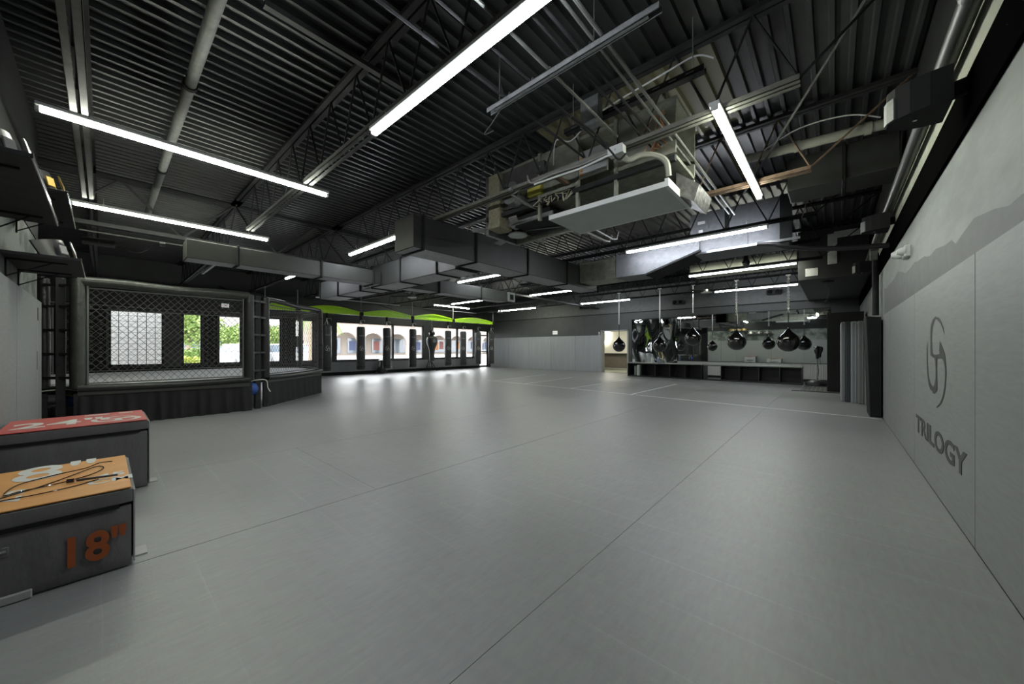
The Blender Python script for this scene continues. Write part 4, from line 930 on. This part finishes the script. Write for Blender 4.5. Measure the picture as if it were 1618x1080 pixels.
bl = ['black heavy bag at the left end of the row, half hidden by the cage', 'black heavy bag in front of the first shop arch, second in the row', 'black heavy bag just left of the first window mullion', 'black heavy bag between the first mullion and the pier, fourth in the row',
      'black heavy bag just right of the bulging striking dummy', 'black heavy bag right of the second window mullion', 'black heavy bag just left of the glass door', 'black heavy bag in the far corner in front of the glass door']
for y, l in zip(by, bl): bag(y, l)
t = thing('striking_dummy', 'bulging black uppercut bag with ball top hanging among the heavy bags', 'heavy bag', (XB, 10.95, .62))
MB().lathe([(.02, 0), (.13, .02), (.14, .15), (.12, .35), (.15, .6), (.25, .85), (.29, 1.02), (.25, 1.18), (.12, 1.26), (.05, 1.28)], (0, 0, 0), 24).build('lower_body', M_bag, t)
MB().lathe([(.03, 1.26), (.13, 1.30), (.16, 1.40), (.12, 1.5), (.03, 1.55)], (0, 0, 0), 18).build('head_ball', M_bvinyl, t)
MB().tube([(0, 0, 1.53), (0, 0, 2.045)], .01, 6).build('chain', M_chain, t)
add_logo(MB(), lambda u, v, e: (.296, u*.09-.05, 1.0+v*.09), .03).build('printed_emblem', M_wprint, t)
# kit on the floor below the windows
t = thing('folding_frame', 'black folding A-frame standing against the low wall among the bags', 'frame', (XW+.45, 12.2, 0))
for s in (-1, 1): MB().beam((0, s*.25, 0), (0, s*.05, .62), .03, .03).beam((.3, s*.25, 0), (.05, s*.05, .62), .03, .03).build('leg_pair', M_bsteel, t)
MB().box((-.02, -.08, .6), (.08, .08, .64)).box((-.01, -.2, .2), (.01, .2, .23)).build('cross_member', M_bsteel, t)
t = thing('equipment_bundle', 'black bundle of gear leaning on the low wall left of the third bag', 'bundle', (XW+.35, 9.35, 0))
MB().lathe([(.05, 0), (.2, .03), (.22, .2), (.13, .4), (.1, .6), (.16, .66), (.04, .72)], (0, 0, 0), 14).build('bundle_body', M_bvinyl, t)
MB().beam((0, -.35, .02), (0, .35, .10), .1, .08).build('lower_roll', M_bag, t)
t = thing('wall_target', 'round black striking target beside the palm window', 'target', (XW+.25, 5.5, 1.55), 0)
MB().lathe([(.02, 0), (.22, .02), (.24, .12), (.1, .2), (.02, .2)], (0, 0, 0), 20, 'x').build('target_pad', M_bvinyl, t)
MB().box((-.2, -.04, -.04), (0, .04, .04)).build('arm', M_bsteel, t)

# ------------------------------------------------------------ teardrop bags
def teardrop(x, y, z, R, label, chain):
    t = thing('teardrop_bag', label, 'punch bag', (x, y, z), group='teardrop bags hung before the mirror')
    prof = []
    for i in range(19):
        a = -PI/2+i*(PI*.72)/18
        prof.append((max(.004, R*math.cos(a)), R*math.sin(a)))
    r1, h1 = prof[-1]; prof += [(r1*.72, h1+R*.22), (r1*.45, h1+R*.42), (r1*.27, h1+R*.6), (.022, h1+R*.82), (.018, h1+R*1.0)]
    MB().lathe(prof, (0, 0, 0), 28).build('bag_body', M_gloss, t)
    ht = h1+R
    top = ZB-z-.0; s = .16
    MB().tube([(0, 0, ht-.03), (0, 0, ht+.45)], .011, 8).build('rubber_cord', M_bsteel, t)
    if chain:
        zz = ht+.45; ch = MB(); k = 0
        while zz < top:
            ch.ring((0, 0, 0), .022, .008, 10, 5, 'x' if k % 2 else 'y')
            nv = 50
            for i in range(len(ch.v)-nv, len(ch.v)): p = ch.v[i]; ch.v[i] = (p[0], p[1], p[2]*1.45+zz)
            zz += .048; k += 1
        ch.build('chain', M_chain, t)
    else: MB().tube([(0, 0, ht+.45), (0, 0, top)], .017, 8).build('strap', M_chain, t)
    MB().box((-.06, -.04, top-.02), (.06, .04, top+.02), .005).build('beam_clamp', M_chain, t)
    return t
def at(px, Y):
    s, c = math.sin(math.radians(41.6)), math.cos(math.radians(41.6)); k = (px-809)/573; z = Y/(c+s*k); return z*(-s+c*k), z
YT = 13.6
for px, yc, wpx, l, ch in ((978, 546, 19.4, 'glossy black teardrop bag hanging in front of the lobby doorway', 0), (1042.5, 546, 21, 'glossy black teardrop bag in front of the warped mirror, left one', 0), (1095, 534, 23.6, 'glossy black teardrop bag at the edge between warped and clear mirror', 0), (1164, 540, 26.4, 'glossy black teardrop bag on bright chain before the clear mirror, fourth from left', 1), (1245.5, 540, 30.5, 'largest glossy black teardrop bag, rightmost, on a bright chain', 1)):
    x, z = at(px, YT); teardrop(x, YT, EYE+(550-yc)*z/573, wpx/2*z/573, l, ch)

# ------------------------------------------------------------ mirror, bench, right corner
mr = thing('wall_mirror', 'clear wall mirror behind the long cubby bench', 'mirror', (-1.5, YF-.03, .7))
for i, (a, b) in enumerate(((-5.35, -3.6), (-3.6, -1.85), (-1.85, -.1))):
    MB().box((a+1.5+.002, -.004, 0), (b+1.5-.002, .02, 2.02)).build('mirror_panel', M_mirror, mr)
MB().box((-3.87, -.012, -.02), (1.42, .02, 0)).box((-3.87, -.012, 2.02), (1.42, .02, 2.05)).build('frame_strip', M_bsteel, mr)
mw = thing('warped_mirror', 'warped acrylic mirror panel left of the clear mirror', 'mirror', (-6.4, YF-.03, .6))
vs = []; NX, NZ = 60, 30
for i in range(NX+1):
    for j in range(NZ+1):
        x = -1.08+2.11*i/NX; z = 2.05*j/NZ
        vs.append((x, -.05-.034*math.sin(x*4.4+1.0+.8*math.sin(z*2.4))-.007*math.sin(x*9.5+z*2.3)-.004*math.sin(z*5+x*2), z))
MB().add(vs, [(i*(NZ+1)+j, (i+1)*(NZ+1)+j, (i+1)*(NZ+1)+j+1, i*(NZ+1)+j+1) for i in range(NX) for j in range(NZ)], True).box((-1.08, .0, 0), (1.03, .02, 2.05)).build('mirror_panel', M_mirrorw, mw)
MB().box((-1.14, -.015, -.02), (-1.08, .02, 2.1)).box((-1.14, -.015, 2.03), (1.03, .02, 2.1)).build('frame_strip', M_bsteel, mw)
rw = MB(); x = -7.0
while x < .6: rw.box((x, YF-.035, .1), (x+.045, YF-.012, .69), .006); x += .06
rw = rw.box((-7.0, YF-.015, .0), (.62, YF-.001, .7)).build('ribbed_wainscot', M_ribw, wf)
rw['kind'] = 'stuff'
struct(MB().box((-7.5, YF-.06, 0), (.6, YF-.036, .1)).build('baseboard_far', M_black))
t = thing('cubby_bench', 'long low black cubby bench with pale grey top below the mirrors', 'bench', (-3.9, 16.1, 0))
def cub(x0, cells, openc=()):
    w_ = .61
    n = cells
    for i in range(n+1): MB().box((x0+i*w_-.015, -.28, .05), (x0+i*w_+.015, .3, .58), .003).build('divider', M_dark, t)
    for i in range(n):
        if i not in openc: MB().box((x0+i*w_+.015, .27, .05), (x0+(i+1)*w_-.015, .30, .58)).build('back_panel', M_dark, t)
    MB().box((x0-.02, -.29, 0), (x0+n*w_+.02, .3, .05), .003).build('base_board', M_dark, t)
    MB().box((x0-.02, -.29, .575), (x0+n*w_+.02, .3, .595), .003).build('carcass_top', M_dark, t)
    e = MB().box((x0-.02, -.285, .595), (x0+n*w_+.02, .3, .63), .004).build('bench_top', M_top, t)
cub(-3.1, 5); cub(.03, 5, (0,))
def bottle(label, x, y, z, h, r, m, mc):
    t = thing('bottle', label, 'bottle', (x, y, z), group='items standing on the bench end')
    MB().lathe([(.01, 0), (r, .005), (r, h*.72), (r*.55, h*.86), (r*.5, h*.9)], (0, 0, 0), 14).build('bottle_body', m, t)
    MB().lathe([(r*.55, h*.88), (r*.55, h), (.01, h)], (0, 0, 0), 12).build('cap', mc, t)
bottle('white spray bottle on the left end of the bench, nearest the middle', -5.95, 15.95, .632, .26, .05, M_white, M_white)
bottle('grey-blue bottle just right of the white one on the bench', -5.72, 16.0, .632, .25, .045, mat('blue_grey_plastic', (.2, .25, .4), .4), M_white)
bottle('short white bottle at the very left end of the bench', -6.8, 16.0, .632, .16, .05, M_white, M_dark)
bottle('small dark cup-like jar standing left of the white spray bottle', -6.35, 16.0, .632, .13, .05, M_wire, M_dark)
t = thing('foam_roller', 'white foam roller standing in the leftmost cubby', 'roller', (-6.55, 15.95, .052), group='rollers in the cubby')
MB().lathe([(.03, 0), (.08, 0), (.08, .46), (.03, .46)], (0, 0, 0), 16).build('roller_body', M_white, t)
t = thing('foam_roller', 'pale grey roller beside the white one in the leftmost cubby', 'roller', (-6.75, 16.1, .052), group='rollers in the cubby')
MB().lathe([(.03, 0), (.07, 0), (.07, .42), (.03, .42)], (0, 0, 0), 16).build('roller_body', M_pan, t)
# reflex ball stand
t = thing('reflex_ball_stand', 'freestanding black reflex ball on a chrome pole beside the bench', 'punch ball', (-.42, 16.0, 0))
MB().lathe([(.30, 0), (.33, .03), (.32, .1), (.22, .16), (.06, .19)], (0, 0, 0), 22).build('base', M_bvinyl, t)
MB().tube([(0, 0, .17), (.02, 0, .5), (0, 0, .8), (0, 0, .92)], .02, 8).build('pole', M_chrome, t)
MB().lathe([(.03, .9), (.045, .94), (.05, 1.05), (.09, 1.15), (.105, 1.24), (.09, 1.31), (.02, 1.34)], (0, 0, 0), 18).build('ball', M_gloss, t)
gm = tag(MB().box((-.75, 13.7, .002), (.62, 15.6, .014), .003).build('rubber_mat', M_grid), 'dark gridded rubber mat on the floor by the reflex ball', 'mat')
g = MB()
for i in range(14): g.box((-.72+i*.1, 13.72, .014), (-.70+i*.1, 15.58, .018))
for i in range(19): g.box((-.73, 13.74+i*.1, .014), (.60, 13.755+i*.1, .018))
g.build('raised_grid', mat('pale_grid_rubber', (.22, .225, .2), .6), gm)
tag(MB().box((-.95, 13.62, .0), (.2, 13.66, .02), .004).build('edge_ramp', M_dark), 'thin black edge ramp lying in front of the gridded rubber mat', 'ramp')
# right-hand stack of mats and black boards
t = thing('black_cupboard', 'tall matt black cupboard standing against the right wall by the mirror', 'cupboard', (.25, 14.2, 0))
MB().box((-.40, -.35, 0), (.37, .35, 2.28), .01).build('carcass', M_black, t)
MB().box((-.39, -.37, .04), (.36, -.35, 2.24), .004).build('door', M_black, t)
t = None
ml = [(.12, .20, M_padF, 'pale grey standing mat, outermost of the stack leaning by the right wall'), (.20, .29, mat('dark_grey_mat', (.06, .062, .068), .6), 'dark grey standing mat, second of the stack leaning by the right wall'), (.29, .40, M_padF, 'grey standing mat in the middle of the leaning stack'), (.40, .51, M_pad, 'grey standing mat, fourth of the stack leaning by the right wall'), (.51, .62, M_pad, 'grey standing mat innermost against the right wall')]
for a, b, m, l in ml:
    y0 = 11.62-(a-.12)*.9
    t = thing('standing_mat', l, 'mat', ((a+b)/2, y0+.6, 0), group='mats stood on edge by the right wall')
    MB().box((-(b-a)/2+.002, -.6, 0), ((b-a)/2-.002, .9, 1.88), .012).build('mat_body', m, t)
    MB().box((-.003, -.604, .02), (.003, -.598, 1.86)).build('edge_seam', M_print, t)
t = thing('black_board', 'black slab leaning upright at the end of the right wall pads', 'board', (.50, 9.45, 0))
MB().prism([(-.01, -.1, 0), (.14, -.1, 0), (.14, -.1, 1.83), (-.06, -.1, 1.85)], (0, .75, 0)).build('slab', M_black, t)
MB().prism([(-.013, -.102, 0), (.0, -.102, 0), (-.05, -.102, 1.85), (-.063, -.102, 1.85)], (0, .02, 0)).build('edge_piping', M_dustchord, t)
pipe('wall_conduit', 'black vertical pipe on the right wall above the leaning mats', [(.60, 9.9, 1.9), (.60, 9.9, 3.1)], .05, M_bsteel, 'pipe', n=10)
tag(MB().box((.52, 9.75, 2.95), (.62, 9.85, 3.12)).build('pipe_bracket', M_offwhite), 'small pale bracket at the top of the black vertical pipe', 'bracket')
# dome camera and hanging hook
t = thing('dome_camera', 'small black dome camera under the silver air handler', 'camera', (-1.5, 9.73, 3.20))
MB().lathe([(.07, .05), (.085, 0), (.07, -.04), (.03, -.07), (.005, -.075)], (0, 0, 0), 18).build('dome', M_gloss, t)
MB().lathe([(.06, .05), (.02, .262)], (0, 0, 0), 12).build('mount', M_bsteel, t)
t = thing('swivel_hook', 'round plate with hanging wire in front of the black cupboard', 'hook', (-.12, 12.6, 2.98))
MB().lathe([(.12, 0), (.12, .02), (.03, .05)], (0, 0, 0), 18).build('plate', M_bsteel, t)
MB().tube([(0, 0, 0), (.02, 0, -.2), (0, 0, -.42), (-.06, 0, -.5)], .008, 6).build('wire', M_dustchord, t)

# ------------------------------------------------------------ outside
gr = struct(MB().box((-140, -80, -.5), (XW-.25, 130, -.12)).build('ground', M_asph))
struct(MB().box((-21.5, -20, -.12), (XW-.25, 40, -.03)).build('pavement', M_conc))
struct(MB().box((-60, 10, -.12), (-52, 75, .0)).build('walkway', M_conc))
t = thing('arcade_building', 'white and beige shopping arcade with arches across the parking lot', 'building', (-56, 40, 0))
cols = [(-17.5+4.35*i) for i in range(12)]
wallm = MB().box((-6, -20, 0), (-5.6, 36, 9)).build('back_wall', M_stucco, t)
def arch_panel(y0, y1):
    n = 10; vs = []; r = (y1-y0)/2-.35; cy = (y0+y1)/2; zs = 2.0
    pts = [(y0, 0), (y0+.35, 0)]+[(cy-r*math.cos(PI*k/n), zs+r*.95*math.sin(PI*k/n)) for k in range(n+1)]+[(y1-.35, 0), (y1, 0), (y1, 5.2), (y0, 5.2)]
    # build as strips: left pier, right pier, spandrel quads
    m = MB(); D = .5
    m.box((-D/2, y0, 0), (D/2, y0+.35, 5.2)); m.box((-D/2, y1-.35, 0), (D/2, y1, 5.2))
    for k in range(n):
        a = (cy-r*math.cos(PI*k/n), zs+r*.95*math.sin(PI*k/n)); b = (cy-r*math.cos(PI*(k+1)/n), zs+r*.95*math.sin(PI*(k+1)/n))
        m.prism([(-D/2, a[0], a[1]), (-D/2, b[0], b[1]), (-D/2, b[0], 5.2), (-D/2, a[0], 5.2)], (D, 0, 0))
    return m
for i in range(len(cols)-1): arch_panel(cols[i], cols[i+1]).build('arch', M_stucco, t)
MB().box((-.5, cols[0], 5.2), (.5, cols[-1], 9.0)).build('parapet', M_stuccoW, t)
MB().box((-.6, cols[0], 5.1), (.65, cols[-1], 5.35)).build('cornice', M_stucco, t)
random.seed(5)
pm = [M_shopg, M_shopb, M_shopr, M_shopg, M_shopb, M_shopo, M_shopg]
for i in range(len(cols)-1):
    y = cols[i]; f = MB().box((-5.6, y+.5, .4), (-5.45, y+3.7, 3.0)).build('shop_window', M_shopg, t)
    MB().box((-5.45, y+.8, .9), (-5.42, y+1.9, 2.5)).build('poster', pm[i % 7], f)
    MB().box((-5.45, y+2.2, 1.1), (-5.42, y+3.2, 2.7)).build('poster', pm[(i*3+1) % 7], f)
MB().box((-6, cols[0], 5.1), (0, cols[-1], 5.2)).build('soffit', M_stucco, t)
t = thing('low_building', 'low pale building with dark hip roof behind the parked cars', 'building', (-62, 8, 0))
MB().box((-6, -14, 0), (0, 10, 3.2)).build('wall', M_stuccoW, t)
MB().add([(1, -15, 3.2), (1, 11, 3.2), (-7, 11, 3.2), (-7, -15, 3.2), (-3, -10, 6.0), (-3, 7, 6.0)], [(0, 1, 5, 4), (1, 2, 5), (2, 3, 4, 5), (3, 0, 4)]).build('roof', M_roofg, t)
for i in range(6): MB().box((0, -13+i*3.8, .8), (.06, -11+i*3.8, 2.4)).build('window', M_shopg, t)
def car(label, loc, rz, m, group='parked cars outside'):
    t = thing('car', label, 'car', loc, rz, group)
    low = [(-2.2, .35), (-2.25, .8), (-2.1, 1.0), (-1.3, 1.08), (1.9, 1.10), (2.2, .95), (2.25, .4)]
    MB().prism([(x, -.88, z) for x, z in low], (0, 1.76, 0)).build('body', m, t)
    top = [(-1.25, 1.06), (-.6, 1.60), (1.35, 1.66), (1.95, 1.08)]
    MB().prism([(x, -.76, z) for x, z in top], (0, 1.52, 0)).build('cabin', M_shopg, t)
    MB().box((-.7, -.74, 1.60), (1.4, .74, 1.70), .03).build('roof', m, t)
    for x in (-1.35, 1.35):
        for y in (-.88, .72): MB().lathe([(.1, 0), (.33, .0), (.34, .08), (.33, .16), (.1, .16)], (x, y, .34), 16, 'y').build('wheel', M_tyre, t)
    for y in (-.8, .6): MB().box((2.2, y, .75), (2.27, y+.2, 1.0)).build('tail_lamp', M_tail, t)
    MB().box((2.22, -.85, .4), (2.3, .85, .55), .02).build('bumper', m, t)
    return t
car('silver SUV with red tail lamp outside the third cage window', (-32, 6.5, -.12), .25, M_cars)
car('white car parked outside the window right of the cage corner posts', (-30.5, 9.0, -.12), .2, M_carw)
car('red car parked beside the palm trunk outside', (-34.0, 11.2, -.12), .3, M_carr)
car('white car parked farther out beyond the palm', (-40.5, 14.0, -.12), .3, M_carw)
def leaves(parent, n, fn, m, s, name='foliage', seed=1):
    rnd = random.Random(seed); b = MB()
    for i in range(n):
        p = Vector(fn(rnd)); d = Vector((rnd.uniform(-1, 1), rnd.uniform(-1, 1), rnd.uniform(-.6, 1))).normalized(); e = d.orthogonal().normalized()*s*.45; k = s*rnd.uniform(.6, 1.3)
        b.add([p, p+d*k*.5+e, p+d*k, p+d*k*.5-e], [(0, 1, 2, 3)])
    o = b.build(name, m, parent); o['kind'] = 'stuff'; return o
t = thing('clipped_hedge', 'yellow-green clipped hedge outside the second cage window', 'hedge', (-27, 3.4, -.12))
MB().box((-.5, -3.5, 0), (.5, .7, .75), .1).build('inner_mass', M_leaf, t)
leaves(t, 2500, lambda r: (r.choice((.5, .5, r.uniform(-.5, .5))), r.uniform(-3.6, .8), r.uniform(0, .85)), M_leafy, .14)
t = thing('clipped_hedge', 'taller green hedge behind the yellow-green one', 'hedge', (-29.5, 3.4, -.12))
MB().box((-.5, -4, 0), (.5, 1.1, 1.25), .1).build('inner_mass', M_leaf, t)
leaves(t, 2500, lambda r: (r.choice((.5, .5, r.uniform(-.5, .5))), r.uniform(-4.1, 1.2), r.uniform(0, 1.35)), M_leaf, .16, seed=2)
def tree(label, x, y, h, R, n=3000, seed=0):
    t = thing('leafy_tree', label, 'tree', (x, y, -.12), group='trees outside')
    MB().tube([(0, 0, 0), (.1, 0, h*.35), (0, .1, h*.6)], [.2, .15, .08], 8).build('trunk', M_bark, t)
    for k in range(4):
        a = k*1.6+seed; MB().tube([(0, 0, h*.4), (R*.5*math.cos(a), R*.5*math.sin(a), h*.7)], [.09, .04], 6).build('branch', M_bark, t)
    def fn(r):
        while True:
            p = Vector((r.uniform(-1, 1), r.uniform(-1, 1), r.uniform(-1, 1)))
            if .35 < p.length < 1: break
        k = 1+.2*math.sin(p.x*6+seed)+.15*math.sin(p.y*7)
        return (p.x*R*k, p.y*R*k, h*.68+p.z*R*.75*k)
    leaves(t, n, fn, M_leaf, R*.13, seed=seed+10)
tree('broad green tree seen through the second cage window', -37, 4.3, 4.6, 1.9, seed=1)
tree('round green tree behind the parked silver SUV', -44, 8.6, 3.5, 1.5, seed=2)
tree('green tree right of the SUV, behind the white car', -44, 12.2, 3.9, 1.5, seed=3)
t = thing('palm_tree', 'rough palm trunk with drooping fronds outside the palm window', 'tree', (-25.6, 9.1, -.12))
MB().tube([(0, 0, 0), (.05, 0, 1.5), (0, .05, 3.2)], [.26, .24, .2], 12).build('trunk', M_bark, t)
for k in range(14):
    a = k*2*PI/14; pts = [(0, 0, 3.1), (.7*math.cos(a), .7*math.sin(a), 3.5), (1.4*math.cos(a), 1.4*math.sin(a), 3.2), (1.8*math.cos(a), 1.8*math.sin(a), 2.5)]
    b = MB().tube(pts, .02, 4)
    for j in range(24):
        u = .2+.8*j/24; q = Vector(pts[1]).lerp(Vector(pts[3]), u)+Vector((0, 0, .35*math.sin(PI*u))); s = Vector((-math.sin(a), math.cos(a), -.8)).normalized()
        for sg in (-1, 1): v = Vector((s.x*sg, s.y*sg, s.z)); b.add([q, q+v*.45+Vector((.02, .02, 0)), q+v*.5], [(0, 1, 2)])
    b.build('frond', M_leaf, t)
# pale block wall close outside the first window (fills the screened window)
struct(MB().box((-19.6, -1.2, -.1), (-19.3, 1.72, 3.4)).build('wall_outside', mat('white_block_wall', (.82, .82, .80), .9, var=.08, vscale=20)))
